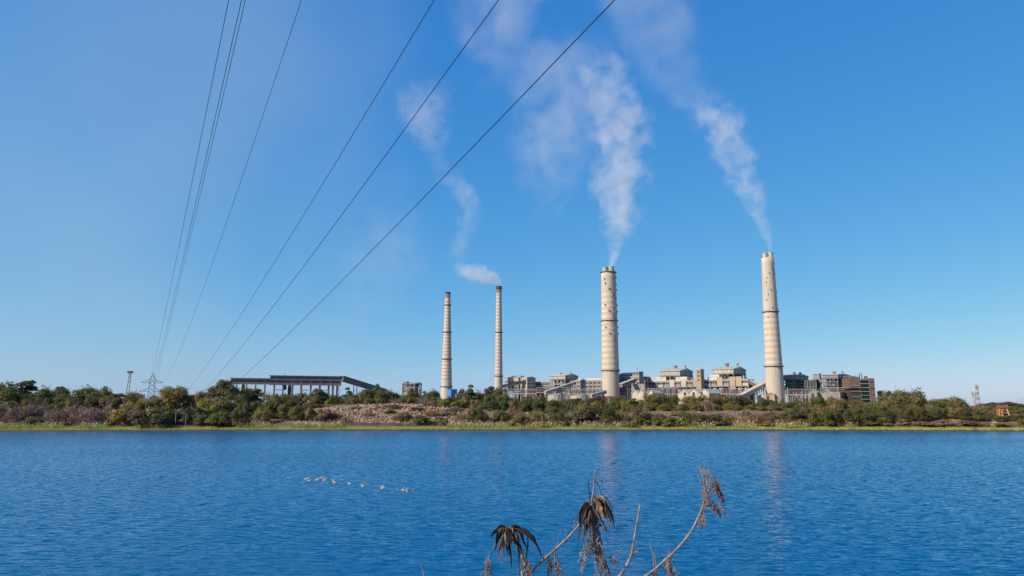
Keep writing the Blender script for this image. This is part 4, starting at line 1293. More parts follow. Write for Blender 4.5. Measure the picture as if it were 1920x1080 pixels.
# ---- trees read from the photo: kind, colour, column, top row, width in px, depth
T = [
    # far left skyline
    ('lobed', 'deep', 8, 718, 70, 292), ('lobed', 'green', 30, 728, 60, 284), ('tall', 'deep', 59, 714, 40, 300), ('round', 'green', 88, 731, 48, 290),
    ('lobed', 'deep', 108, 727, 62, 296), ('tall', 'green', 120, 725, 26, 302), ('lobed', 'deep', 140, 739, 50, 282), ('lobed', 'green', 168, 726, 66, 296),
    ('lobed', 'deep', 196, 727, 54, 292), ('round', 'olive', 225, 738, 52, 292), ('lobed', 'deep', 238, 746, 56, 280), ('lobed', 'olive', 262, 735, 46, 300),
    ('lobed', 'yellow', 262, 752, 48, 268), ('lobed', 'olive', 292, 746, 50, 274), ('lobed', 'deep', 306, 741, 40, 300), ('lobed', 'yellow', 334, 725, 62, 278),
    ('lobed', 'olive', 366, 740, 46, 282), ('lobed', 'olive', 392, 733, 44, 280), ('round', 'deep', 424, 713, 56, 284), ('lobed', 'yellow', 402, 748, 46, 264),
    ('lobed', 'olive', 425, 744, 50, 268), ('lobed', 'deep', 452, 738, 52, 276), ('lobed', 'olive', 468, 728, 40, 290), ('tall', 'olive', 487, 729, 32, 292),
    ('lobed', 'deep', 476, 752, 52, 266), ('lobed', 'deep', 440, 768, 62, 255), ('lobed', 'deep', 402, 772, 58, 254), ('lobed', 'deep', 350, 768, 50, 258),
    ('lobed', 'deep', 316, 772, 56, 255), ('lobed', 'deep', 280, 768, 50, 258), ('lobed', 'deep', 372, 762, 44, 262), ('bush', 'deep', 452, 778, 60, 252), ('bush', 'green', 420, 774, 46, 251),
    ('bush', 'yellow', 232, 768, 40, 251), ('lobed', 'green', 132, 752, 46, 270), ('lobed', 'green', 18, 752, 54, 270), ('lobed', 'deep', 78, 745, 60, 276),
    ('bush', 'green', 78, 781, 44, 249), ('lobed', 'deep', 4, 763, 40, 256),
    ('twig', 'mauve', 45, 760, 62, 252), ('twig', 'mauve', 72, 757, 56, 255), ('twig', 'mauve', 118, 765, 50, 252), ('twig', 'mauve', 152, 757, 74, 254), ('twig', 'mauve', 182, 764, 52, 252),
    ('twig', 'mauve', 214, 762, 56, 256), ('twig', 'mauve', 15, 756, 46, 257), ('twig', 'rusty', 66, 757, 34, 254), ('twig', 'mauve', 262, 765, 50, 256), ('twig', 'mauve', 310, 768, 48, 254),
    ('bush', 'deep', 276, 770, 44, 246), ('bush', 'olive', 296, 764, 40, 247), ('bush', 'deep', 306, 776, 44, 245.5),
    ('bush', 'green', 110, 757, 46, 262), ('twig', 'scrub', 470, 778, 26, 252),
    # in front of the coal gallery
    ('lobed', 'olive', 515, 738, 46, 290), ('lobed', 'green', 515, 752, 48, 268), ('lobed', 'olive', 545, 739, 44, 296), ('lobed', 'deep', 553, 747, 34, 280), ('lobed', 'olive', 570, 737, 40, 300),
    ('round', 'deep', 601, 729, 34, 296), ('lobed', 'olive', 590, 742, 40, 284), ('lobed', 'olive', 548, 758, 46, 264), ('lobed', 'olive', 578, 762, 42, 263), ('lobed', 'scrub', 612, 766, 34, 262),
    ('lobed', 'bright', 632, 746, 40, 292), ('lobed', 'deep', 618, 740, 40, 298), ('lobed', 'olive', 500, 766, 40, 260),
    # above the rubble
    ('tall', 'deep', 656, 727, 30, 300), ('lobed', 'deep', 645, 740, 46, 292), ('lobed', 'olive', 676, 742, 44, 290), ('lobed', 'deep', 690, 730, 44, 300), ('tall', 'deep', 708, 721, 28, 302),
    ('lobed', 'deep', 722, 731, 40, 296), ('lobed', 'olive', 706, 745, 40, 286), ('lobed', 'deep', 740, 737, 40, 300), ('lobed', 'olive', 762, 745, 44, 290), ('lobed', 'olive', 790, 743, 42, 292),
    ('round', 'deep', 776, 729, 26, 310), ('lobed', 'deep', 812, 732, 40, 302), ('tall', 'deep', 798, 734, 26, 310), ('lobed', 'green', 832, 742, 44, 286), ('lobed', 'bright', 846, 749, 44, 280), ('lobed', 'olive', 862, 745, 40, 292),
    ('tall', 'deep', 882, 722, 34, 302), ('round', 'deep', 870, 730, 28, 306), ('lobed', 'deep', 905, 734, 44, 302), ('tall', 'deep', 921, 725, 32, 300), ('lobed', 'deep', 936, 727, 40, 296), ('lobed', 'deep', 948, 738, 36, 288),
    ('lobed', 'scrub', 880, 748, 40, 280), ('lobed', 'deep', 897, 757, 46, 262), ('lobed', 'green', 930, 740, 48, 282), ('lobed', 'olive', 822, 748, 40, 284), ('twig', 'mauve', 800, 752, 46, 279), ('twig', 'mauve', 745, 752, 42, 281),
    ('bush', 'green', 790, 778, 40, 258), ('bush', 'deep', 826, 782, 36, 258), ('bush', 'olive', 762, 772, 26, 264), ('twig', 'scrub', 740, 760, 44, 274), ('twig', 'scrub', 650, 782, 40, 260),
    ('twig', 'scrub', 668, 765, 26, 272), ('twig', 'mauve', 694, 772, 24, 266), ('bush', 'scrub', 715, 764, 24, 272), ('twig', 'scrub', 752, 776, 30, 263), ('bush', 'olive', 782, 764, 30, 272), ('twig', 'rusty', 812, 768, 34, 268), ('bush', 'scrub', 842, 768, 34, 268), ('twig', 'scrub', 868, 774, 34, 263), ('twig', 'scrub', 632, 772, 30, 264), ('bush', 'olive', 735, 768, 22, 268), ('twig', 'mauve', 856, 762, 30, 274),
    ('bare', 'grey', 137, 725, 30, 300), ('bare', 'grey', 662, 740, 34, 286), ('bare', 'grey', 741, 742, 36, 284), ('bare', 'grey', 796, 740, 34, 286), ('bare', 'grey', 205, 744, 40, 262), ('bare', 'grey', 95, 748, 38, 262), ('bare', 'grey', 870, 736, 30, 288), ('bare', 'grey', 1066, 752, 36, 264), ('bare', 'grey', 1200, 756, 34, 262), ('bare', 'grey', 1318, 748, 44, 282), ('bare', 'grey', 1392, 764, 30, 260), ('bare', 'grey', 1436, 762, 34, 268), ('bare', 'grey', 1652, 752, 34, 270), ('bare', 'grey', 1742, 764, 36, 262), ('bare', 'grey', 1824, 760, 34, 268), ('bare', 'grey', 565, 746, 34, 272), ('bare', 'grey', 380, 752, 36, 262), ('bare', 'grey', 955, 748, 32, 272), ('bare', 'grey', 1270, 758, 34, 266), ('bare', 'grey', 1500, 762, 30, 262),
    # middle bank
    ('twig', 'rusty', 962, 762, 40, 262), ('lobed', 'green', 975, 744, 50, 285), ('lobed', 'deep', 1000, 742, 48, 290), ('lobed', 'green', 1022, 748, 52, 280), ('lobed', 'green', 1052, 750, 44, 290),
    ('lobed', 'deep', 1040, 749, 40, 300), ('lobed', 'green', 1076, 754, 50, 282), ('lobed', 'olive', 1104, 752, 46, 276), ('lobed', 'deep', 1115, 762, 46, 266), ('lobed', 'green', 1140, 752, 40, 292),
    ('lobed', 'deep', 1046, 764, 42, 268), ('bush', 'olive', 1005, 770, 44, 259), ('bush', 'olive', 975, 776, 40, 256), ('bush', 'yellow', 1012, 772, 26, 258), ('bush', 'green', 1045, 774, 40, 258), ('bush', 'deep', 1085, 770, 44, 260),
    ('lobed', 'olive', 1094, 760, 40, 263), ('lobed', 'deep', 1138, 766, 34, 262), ('twig', 'mauve', 1068, 770, 34, 262), ('bush', 'rusty', 1020, 790, 20, 250), ('bush', 'deep', 938, 770, 40, 260), ('bush', 'deep', 1060, 780, 36, 257),
    ('lobed', 'bright', 1160, 750, 40, 300), ('lobed', 'bright', 1178, 752, 34, 298), ('tall', 'green', 1184, 747, 24, 268), ('tall', 'olive', 1192, 762, 20, 258), ('lobed', 'green', 1212, 754, 44, 290),
    ('twig', 'scrub', 1160, 770, 44, 266), ('bush', 'olive', 1130, 785, 40, 254), ('bush', 'green', 1175, 788, 36, 252), ('twig', 'mauve', 1206, 768, 32, 262), ('bush', 'deep', 1212, 774, 44, 257),
    # right of the middle chimney
    ('lobed', 'olive', 1224, 739, 46, 306), ('lobed', 'green', 1250, 741, 44, 304), ('lobed', 'bright', 1226, 757, 46, 286), ('lobed', 'green', 1256, 758, 50, 284), ('lobed', 'olive', 1290, 743, 46, 300), ('lobed', 'olive', 1322, 740, 54, 298),
    ('lobed', 'bright', 1288, 755, 50, 286), ('twig', 'mauve', 1320, 750, 36, 284), ('lobed', 'olive', 1350, 742, 46, 304), ('lobed', 'deep', 1374, 741, 44, 300), ('lobed', 'bright', 1346, 757, 50, 286), ('lobed', 'bright', 1386, 757, 54, 285),
    ('lobed', 'deep', 1398, 747, 40, 302), ('lobed', 'bright', 1428, 758, 54, 287), ('lobed', 'green', 1430, 747, 40, 306), ('lobed', 'bright', 1462, 762, 50, 288), ('lobed', 'green', 1458, 755, 44, 302), ('lobed', 'deep', 1480, 764, 40, 290),
    ('bush', 'deep', 1240, 776, 40, 256), ('bush', 'green', 1272, 774, 54, 256), ('bush', 'deep', 1305, 778, 50, 255), ('bush', 'deep', 1332, 776, 50, 256), ('bush', 'green', 1256, 783, 34, 252), ('tall', 'scrub', 1390, 768, 22, 262),
    ('twig', 'scrub', 1362, 778, 40, 260), ('twig', 'scrub', 1412, 776, 50, 261), ('bush', 'scrub', 1450, 776, 44, 261), ('twig', 'mauve', 1340, 772, 60, 266), ('twig', 'mauve', 1230, 773, 34, 266), ('bush', 'yellow', 1440, 789, 44, 254), ('twig', 'rusty', 1395, 780, 44, 258),
    ('twig', 'scrub', 1300, 772, 44, 268), ('bush', 'scrub', 1272, 770, 36, 270), ('bush', 'scrub', 1470, 772, 40, 266), ('twig', 'scrub', 1440, 772, 44, 268), ('bush', 'olive', 1466, 786, 34, 254),
    # right woods
    ('lobed', 'olive', 1508, 750, 46, 300), ('lobed', 'deep', 1490, 772, 50, 258), ('lobed', 'olive', 1522, 760, 52, 266), ('lobed', 'green', 1540, 743, 56, 282), ('lobed', 'olive', 1562, 748, 46, 276), ('lobed', 'olive', 1545, 765, 58, 260),
    ('lobed', 'green', 1530, 776, 46, 253), ('lobed', 'deep', 1570, 776, 60, 253), ('lobed', 'olive', 1588, 748, 50, 286), ('lobed', 'olive', 1606, 758, 46, 272), ('lobed', 'green', 1580, 762, 54, 264), ('lobed', 'deep', 1610, 770, 50, 258),
    ('lobed', 'olive', 1640, 748, 54, 282), ('lobed', 'green', 1628, 764, 48, 262), ('lobed', 'olive', 1668, 737, 60, 288), ('lobed', 'olive', 1696, 731, 66, 290), ('lobed', 'olive', 1715, 741, 50, 282), ('lobed', 'green', 1690, 755, 60, 270),
    ('lobed', 'olive', 1655, 762, 56, 264), ('lobed', 'deep', 1670, 775, 48, 256), ('lobed', 'olive', 1722, 758, 60, 266), ('lobed', 'deep', 1730, 770, 54, 258), ('lobed', 'deep', 1702, 772, 46, 258), ('lobed', 'olive', 1770, 744, 66, 284), ('lobed', 'green', 1750, 752, 50, 278),
    ('lobed', 'olive', 1765, 762, 60, 264), ('lobed', 'deep', 1788, 762, 40, 264), ('lobed', 'deep', 1808, 774, 44, 258), ('lobed', 'olive', 1815, 760, 44, 290), ('lobed', 'green', 1838, 758, 44, 300), ('lobed', 'olive', 1850, 761, 50, 288), ('lobed', 'green', 1872, 762, 44, 296), ('lobed', 'scrub', 1842, 768, 60, 270), ('lobed', 'olive', 1900, 766, 44, 292), ('lobed', 'olive', 1918, 764, 40, 300),
    ('lobed', 'green', 1840, 776, 48, 258), ('lobed', 'green', 1872, 778, 46, 256), ('lobed', 'deep', 1892, 776, 40, 257), ('bush', 'scrub', 1748, 786, 50, 250), ('bush', 'scrub', 1718, 790, 44, 250), ('bush', 'olive', 1800, 788, 50, 250), ('bush', 'scrub', 1850, 792, 50, 248), ('bush', 'scrub', 1875, 793, 40, 247),
    ('twig', 'mauve', 1770, 788, 44, 250), ('lobed', 'olive', 1480, 783, 40, 252), ('bush', 'olive', 1640, 782, 46, 252), ('lobed', 'deep', 1615, 782, 36, 251), ('lobed', 'olive', 1910, 784, 34, 250), ('bush', 'scrub', 1690, 785, 40, 252),
]
for t in T: plant(*t)
# far trees showing between and beyond
for i in range(34):
    px = R.choice([R.uniform(-40, 430), R.uniform(960, 1200), R.uniform(1480, 1960), R.uniform(500, 960)])
    Y = R.uniform(330, 420)
    plant(R.choice(['lobed', 'round']), R.choice(['green', 'deep', 'olive']), px, R.uniform(744, 752) if 940 < px < 1500 else R.uniform(738, 750) if px < 940 else R.uniform(752, 762), R.uniform(34, 48), Y)

# ---- labels: where it grows, what it looks like, its turn from the left among its like
PLACES = [(-90, 95, 'at the far left edge of the wood'), (95, 215, 'left of the power pylon'), (215, 322, 'around the power pylon'), (322, 430, 'between the pylon and the coal gallery'),
          (430, 560, 'below the coal gallery'), (560, 650, 'below the right end of the coal gallery'), (650, 755, 'below the long sloping conveyor'), (755, 860, 'between crusher house and left chimney'),
          (860, 960, 'in front of the slim chimney'), (960, 1062, 'left of the round tanks'), (1062, 1180, 'in front of the broad middle chimney'), (1180, 1300, 'near the dark mast'),
          (1300, 1400, 'in front of the bunker building'), (1400, 1500, 'in front of the far right chimney'), (1500, 1590, 'below the skeletal boiler houses'), (1590, 1660, 'below the brick tower'),
          (1660, 1740, 'in the clump right of the brick tower'), (1740, 1812, 'left of the lattice masts'), (1812, 2100, 'near the orange watchtower')]
KW = {'bare': 'leafless branching', 'lobed': 'dense', 'round': 'round', 'tall': 'upright', 'flat': 'spreading', 'bush': 'leafy', 'twig': 'bare'}
CW = {'deep': 'dark green', 'green': 'mid green', 'olive': 'olive', 'yellow': 'yellowish olive', 'bright': 'light green', 'mauve': 'mauve', 'rusty': 'rusty brown', 'scrub': 'brownish', 'grey': 'grey'}
ORD = ['leftmost', 'second', 'third', 'fourth', 'fifth', 'sixth', 'seventh', 'eighth', 'ninth', 'tenth', 'eleventh', 'twelfth', 'thirteenth', 'fourteenth']
from collections import defaultdict
bk = defaultdict(list)
for (root, px, Y, kind, col, h) in PLANTS:
    pl = next(t for a, b, t in PLACES if a <= px < b)
    row = 'at the shore' if Y < 261 else ('mid bank' if Y < 281 else 'on the skyline')
    bk[(pl, row, kind, col)].append((px, root))
for (pl, row, kind, col), lst in bk.items():
    lst.sort(key=lambda q: q[0])
    noun = 'bush' if kind in ('bush', 'twig') else 'tree'
    for i, (px, root) in enumerate(lst):
        base = f"{KW[kind]} {CW[col]} {noun} {row} {pl}"
        if len(lst) > 1: base = f"{ORD[i]} {base}"
        root['label'] = base
        root['group'] = f"{noun}s on the far bank"

# ------------------------------------------------------------------ shore grass and reeds (uncountable)
def blades(name, label, n, xr, tr, hr, wr, mat, lean=.35, keep=None):
    rng = np.random.default_rng(len(name) + n)
    px = rng.uniform(xr[0], xr[1], n)
    t = rng.uniform(tr[0], tr[1], n)
    V = []
    sel = []
    for i in range(n):
        Y0 = 245.0
        X = (px[i] - 960) / FPX * Y0
        Y = shoreY(X) + t[i]
        if keep and not keep(px[i], t[i]): continue
        sel.append((X * Y / Y0, Y, ground(X, Y)))
    B_ = np.array(sel); m = len(B_)
    h = rng.uniform(hr[0], hr[1], m)[:, None]
    a = rng.uniform(0, 2 * math.pi, m)
    sd = np.c_[np.cos(a), np.sin(a), np.zeros(m)] * rng.uniform(wr[0], wr[1], m)[:, None]
    ln = rng.normal(size=(m, 3)) * lean; ln[:, 2] = 0
    top = B_ + (np.array([0, 0, 1.0]) + ln) * h
    V = np.stack([B_ - sd, B_ + sd, top], 1).reshape(-1, 3)
    me = np_mesh(name, V, np.arange(3 * m).reshape(m, 3))
    o = link(name, me, mat)
    return tag(o, label, 'grass', kind='stuff'), B_, top, h


blades('shore_grass', 'short yellow green grass along the water edge', 60000, (-80, 2000), (1.1, 9.5), (.15, .6), (.03, .08), L['grass'], keep=lambda px, t: t > 1.6 + 1.5 * mnoise.noise(Vector((px * .05, 0, 8))) and mnoise.noise(Vector((px * .035, t * .25, 11))) > -.38)


def reed_zone(px, t):
    f = mnoise.noise(Vector((px * .018, 0, 2.2))) + .35 * mnoise.noise(Vector((px * .09, t * .3, 4)))
    big = (-80 < px < 245) or (485 < px < 645) or (840 < px < 1510)
    return f > (-.12 if big else .28)


o, B_, top, h = blades('reed_bed', 'taller green reeds behind the shore grass', 42000, (-80, 2000), (4.0, 13.0), (.6, 2.0), (.035, .07), L['reedg'], .22, reed_zone)
rng = np.random.default_rng(3)
k = rng.choice(len(top), min(4200, len(top) // 2), replace=False)
tp = top[k]; hh = rng.uniform(.28, .6, len(k))[:, None]
sd = unit(rng.normal(size=(len(k), 3)) * np.array([1, 1, .2])) * rng.uniform(.06, .12, len(k))[:, None]
up_ = np.array([0, 0, 1.0]) * hh + rng.normal(size=(len(k), 3)) * .08
V = np.stack([tp - up_ * .3, tp + sd + up_ * .2, tp + up_ * .8, tp - sd + up_ * .2], 1).reshape(-1, 3)
tag(link('reed_plumes', np_mesh('reed_plumes', V, np.arange(4 * len(k)).reshape(-1, 4)), M['reed']), 'dry tan plumes above the reeds', 'grass', kind='stuff')
# low weeds over the bank
blades('bank_weeds', 'dry brown green weeds scattered over the bank', 52000, (-80, 2000), (9, 62), (.25, .9), (.05, .12), L['scrub'], .5,
       lambda px, t: not (600 < px < 880 and 15 < t < 34 and mnoise.noise(Vector((px * .03, t * .15, 7))) < .05))

# ------------------------------------------------------------------ rubble slope: broken pink stone
def rock_mesh(seed):
    bm = bmesh.new()
    bmesh.ops.create_icosphere(bm, subdivisions=1, radius=.5)
    rr = random.Random(seed)
    for v in bm.verts:
        v.co *= rr.uniform(.55, 1.25)
        v.co.z *= .7
    me = bpy.data.meshes.new('stone')
    bm.to_mesh(me); bm.free()
    return me


rocks = [rock_mesh(k) for k in range(6)]
RV = [np.array([v.co[:] for v in m.vertices]) for m in rocks]
RF = [np.array([p.vertices[:] for p in m.polygons]) for m in rocks]
for k, m in enumerate(rocks): m.materials.append(M['rock'] if k < 4 else M['rockd'])
rubble = thing('rubble_slope', 'steep slope of broken pinkish stone below the long sloping conveyor', 'rubble slope', (0, 0, 0))
cand = []
for i in range(14000):
    px = R.uniform(590, 905) if R.random() < .80 else R.uniform(905, 1480)
    t = R.uniform(16, 35.5)
    X0 = (px - 960) / FPX * 275
    Y = shoreY(X0) + t
    X = (px - 960) / FPX * Y
    dens = float(np.interp(px, [590, 625, 760, 800, 905, 940, 1480], [.2, 1, 1, .8, .55, .22, .22]))
    if R.random() > dens: continue
    if mnoise.noise(Vector((X * .09, Y * .09, 6.6))) > .38: continue
    s = R.uniform(.3, .75) if R.random() < .85 else R.uniform(.7, 1.5)
    cand.append((s, X, Y, ground(X, Y)))
cand.sort(reverse=True)
for i, (s, X, Y, z) in enumerate(cand[:290]):
    o = link('stone', rocks[i % 6], None, rubble, (X, Y, z + s * .12))
    o.scale = (s * R.uniform(.9, 1.4), s * R.uniform(.8, 1.1), s * R.uniform(.7, 1.1))
    o.rotation_euler = (R.uniform(-.5, .5), R.uniform(-.5, .5), R.uniform(0, 6.28))
for mi, nm in ((0, 'small_stones'), (4, 'small_brown_stones')):
    VV, FF, off = [], [], 0
    for i, (s, X, Y, z) in enumerate(cand[290:]):
        if (i % 3 == 0) != (mi == 4): continue
        q = i % 4 if mi == 0 else 4 + i % 2
        a = R.uniform(0, 6.28); c_, s_ = math.cos(a), math.sin(a)
        v = RV[q] * np.array([s * R.uniform(.9, 1.5), s, s * R.uniform(.7, 1.1)])
        v = v @ np.array([[c_, -s_, 0], [s_, c_, 0], [0, 0, 1]]).T + np.array([X, Y, z + s * .12])
        VV.append(v); FF.append(RF[q] + off); off += len(v)
    o = link(nm, np_mesh(nm, np.concatenate(VV), np.concatenate(FF)), M['rock'] if mi == 0 else M['rockd'], rubble)
    tag(o, kind='stuff')

# low dark retaining wall at the foot of the slope
pts = []
for px in np.linspace(640, 882, 50):
    X = (px - 960) / FPX * 258
    Y = shoreY(X) + 13.2
    pts.append(((px - 960) / FPX * Y, Y, ground((px - 960) / FPX * Y, Y)))
root = thing('retaining_wall', 'low dark stone wall along the foot of the rubble slope', 'wall', pts[0])
p0 = Vector(pts[0])
for i in range(len(pts) - 1):
    a, b_ = Vector(pts[i]) - p0, Vector(pts[i + 1]) - p0
    hh = .95 + .12 * ((i * 7) % 5) / 5
    MB().bar(a + Vector((0, 0, hh / 2 - .25)), b_ + Vector((-.03, 0, hh / 2 - .25)), .5, hh + .5).build('stone_block', M['stonewall'], root)
# pale track wall at right along the crest
pts = []
for px in np.linspace(1212, 1484, 46):
    Y = shoreY((px - 960) / FPX * 278) + 35.0
    X = (px - 960) / FPX * Y
    pts.append((X, Y, ground(X, Y)))
root = thing('track_wall', 'long low brown wall along the top of the scrubby bank at right', 'wall', pts[0])
p0 = Vector(pts[0])
for i in range(len(pts) - 1):
    a, b_ = Vector(pts[i]) - p0, Vector(pts[i + 1]) - p0
    MB().bar(a + Vector((0, 0, .15)), b_ + Vector((-.03, 0, .15)), .4, .9).build('wall_bay', M['rockd'], root)

# ------------------------------------------------------------------ pylon and power lines
PYL = P(282, 763, 249.5)
root = thing('power_pylon', 'grey lattice power pylon with two cross arms on the left shore', 'pylon', (PYL.x, 249.5, ground(PYL.x, 249.5) - .2), math.atan2(.502, 1))
zb_ = root.location.z
zz = lambda py: P(282, py, 249.5).z - zb_
ztop, za1, za2 = zz(699), zz(717.5), zz(734)
hw = lambda z: float(np.interp(z, [0, za2, za1 + 1.2, ztop], [1.9, .95, .75, .06]))
for sx in (-1, 1):
    for sy in (-1, 1):
        zs = [-.3, za2, za1 + 1.2, ztop]
        MB().path([(sx * hw(z), sy * hw(z), z) for z in zs], [.10, .09, .08, .06], 5).build('leg', M['steel'], root)
zs = list(np.linspace(.5, ztop - .6, 13))
for i in range(12):
    o = MB()
    a, b_ = hw(zs[i]), hw(zs[i + 1])
    for (p, q) in (((-1, -1), (1, -1)), ((1, -1), (1, 1)), ((1, 1), (-1, 1)), ((-1, 1), (-1, -1))):
        o.bar((p[0] * a, p[1] * a, zs[i]), (q[0] * b_, q[1] * b_, zs[i + 1]), .08)
        o.bar((q[0] * a, q[1] * a, zs[i]), (p[0] * b_, p[1] * b_, zs[i + 1]), .08)
    o.build('lattice_panel', M['steel'], root)
ARMS = {}
for za, hl in ((za1, 3.35), (za2, 3.6)):
    for s in (-1, 1):
        o = MB()
        for y in (-.6, .6):
            o.bar((s * hw(za), y * hw(za), za), (s * hl, 0, za), .10)
        o.bar((s * hw(za + 1), 0, za + 1.25), (s * hl, 0, za), .10)
        for k in range(1, 4):
            f = k / 4
            o.bar((s * (hw(za) + (hl - hw(za)) * f), 0, za), (s * (hw(za) + (hl - hw(za)) * (f - .15)), 0, za + 1.25 * (1 - f + .12)), .07)
        arm = o.build('cross_arm', M['steel'], root)
        ARMS[(za, s)] = arm
WIRES = [((281, 720), .033399, 9.3e-05, 'outermost left power line sagging to the pylon'), ((284, 718), .004535, .000204, 'left power line of the close pair, upper one'),
         ((286, 733), .046815, .000120, 'left power line of the close pair, lower one'), ((297, 718), -.050785, .000424, 'thin single power line between the left and right lines'),
         ((298, 736), -.084644, .000444, 'upper left of the three right-hand power lines'), ((298, 738), -.104202, .000495, 'middle of the three right-hand power lines'),
         ((299, 740), -.110426, .000490, 'lowest right-hand power line, crossing from top centre to pylon')]
for i, ((px, py), b_, c_, lab) in enumerate(WIRES):
    E_ = P(px, py, 248)
    pts = []
    for t in np.r_[np.linspace(0, 200, 70), np.linspace(202, 300, 60)]:
        pts.append((E_.x + .502 * t, 248 - t, E_.z + b_ * t + c_ * t * t))
    o = MB().path(pts, .013 if i == 3 else (.018 if i < 3 else .0095), 5).build('power_line', M['wire'])
    tag(o, lab, 'power line', 'power lines over the lake')
    # insulator string from the nearest arm
    loc = root.matrix_world  # identity until depsgraph update: compute by hand
    ca, sa = math.cos(root.rotation_euler.z), math.sin(root.rotation_euler.z)
    dx, dy = E_.x - root.location.x, E_.y - root.location.y
    lx, ly, lz = dx * ca + dy * sa, -dx * sa + dy * ca, E_.z - zb_
    za = za1 if abs(lz - za1) < abs(lz - za2) else za2
    o = MB()
    p0, p1 = Vector((lx * .9, -.3, za)), Vector((lx, ly, lz))
    o.path([p0, p1], .05, 5)
    for k in range(6):
        c = p0.lerp(p1, .15 + .13 * k)
        o.lathe([(.03, c.z - .05), (.14, c.z), (.03, c.z + .05)], 8, c.x, c.y)
    o.build('insulator', M['insul'], ARMS[(za, 1 if lx > 0 else -1)])

# ------------------------------------------------------------------ masts, towers, posts
q = P(238, 763, 330)
root = thing('light_mast', 'slim two-legged mast with a box head above the left trees', 'mast', (q.x, 330, 5))
zt = P(239, 700, 330).z - 5
for s in (-1, 1): MB().bar((s * 1.0 - .6, 0, -1), (s * .32 + .2, 0, zt), .22).build('leg', M['steel'], root)
o = MB()
for k in range(8):
    f = k / 8
    o.bar((-1.6 + 1.5 * f + .2 * f, 0, zt * f), (.4 + .1 * f, 0, zt * (f + .08)), .12)
o.build('bracing', M['steel'], root)
MB().box(-.7, 1.1, -.7, .7, zt, zt + .8).build('box_head', M['steel'], root)
MB().box(-.9, 1.3, -.9, .9, zt + .8, zt + .95).build('head_roof', M['dark'], root)


def lattice_mast(label, px, yt, Y, w0, w1, banded):
    q = P(px, 763, Y)
    root = thing('lattice_mast', label, 'mast', (q.x, Y, 4.5), 0, 'lattice masts beyond the right wood')
    H = P(px, yt, Y).z - 4.5
    n_ = 9
    for i in range(n_):
        z0, z1 = H * .86 * i / n_, H * .86 * (i + 1) / n_
        a, b_ = w0 + (w1 - w0) * i / n_, w0 + (w1 - w0) * (i + 1) / n_
        o = MB()
        for sx in (-1, 1):
            for sy in (-1, 1): o.bar((sx * a, sy * a, z0), (sx * b_, sy * b_, z1), .22)
        for (p, q_) in (((-1, -1), (1, -1)), ((1, -1), (1, 1)), ((-1, 1), (-1, -1))):
            o.bar((p[0] * a, p[1] * a, z0), (q_[0] * b_, q_[1] * b_, z1), .14)
            o.bar((q_[0] * a, q_[1] * a, z0), (p[0] * b_, p[1] * b_, z1), .14)
        o.build('mast_section', M['white' if (i % 2 or not banded) else 'rust'], root)
    MB().box(-w1 * 2.2, w1 * 2.2, -w1 * 2.2, w1 * 2.2, H * .86, H * .875).build('platform', M['lsteel'], root)
    for s in (-1, 1):
        MB().box(-.35, .35, -.3, .3, 0, 2.2).build('antenna', M['white'], root, (s * w1 * 2.0, -.5, H * .86))
    MB().path([(0, 0, H * .86), (0, 0, H)], [.3, .08], 6).build('spike', M['white'], root)
    for k in range(2):
        MB().lathe([(.05, H * .8), (.8, H * .8 + .15), (.8, H * .8 + .5), (.05, H * .8 + .6)], 12, (k - .5) * 1.6, -1.4).build('dish', M['white'], root)


lattice_mast('shorter grey lattice mast beyond the right wood', 1826, 733, 640, 1.5, .6, False)
lattice_mast('taller red and white lattice mast with antennas beyond the right wood', 1835, 718, 640, 1.7, .6, True)
for px, yt, lab in ((1909, 751, 'thin pole at the far right, left one of three'), (1915, 745, 'thin pole at the far right, tallest of three'), (1919, 747, 'thin pole at the extreme right edge'), (1682, 720, 'thin lightning pole rising above the tall tree clump right of the brick tower')):
    q = P(px, 763, 420)
    root = thing('pole', lab, 'pole', (q.x, 420, 4.6))
    zt = P(px, yt, 420).z - 4.6
    MB().path([(0, 0, 0), (0, 0, zt)], [.14, .07], 6).build('shaft', M['lsteel'], root)
    MB().bar((-.5, 0, zt * .93), (.5, 0, zt * .93), .1).build('crossbar', M['lsteel'], root)

q = P(1879, 763, 268)
root = thing('watchtower', 'orange watchtower with flat canopy among the trees at right', 'watchtower', (q.x, 268, ground(q.x, 268)), math.radians(-20))
zg_ = root.location.z
wz = lambda py: P(1879, py, 268).z - zg_
z1, z2, z3, z4 = wz(764.5), wz(760), wz(757), wz(755)
for sx in (-1, 1):
    for sy in (-1, 1):
        MB().bar((sx * 1.75, sy * 1.5, -.5), (sx * 1.0, sy * 1.0, z1), .34).build('leg', M['orange'], root)
MB().box(-.98, -.1, -1.0, .9, 0, z1).build('stair_shaft', M['orange'], root)
o = MB(); o.bar((-1.3, -1.2, z1 * .4), (1.3, -1.2, z1 * .4), .2); o.bar((-1.15, -1.1, z1 * .72), (1.15, -1.1, z1 * .72), .2)
o.build('tie_beam', M['orange'], root)
MB().box(-1.5, 1.5, -1.5, 1.5, z1, z1 + .25).build('platform', M['rust'], root)
MB().box(-1.45, 1.45, -1.45, 1.45, z1 + .25, z2 + .1).build('parapet', M['rust'], root)
for sx in (-1, 1):
    for sy in (-1, 1): MB().bar((sx * 1.2, sy * 1.2, z2), (sx * 1.2, sy * 1.2, z3 + .3), .14).build('post', M['steel'], root)
MB().lathe([(2.1, z3 + .3), (2.1, z3 + .45), (.2, z4 + .2)], 8).build('canopy', M['steel'], root)

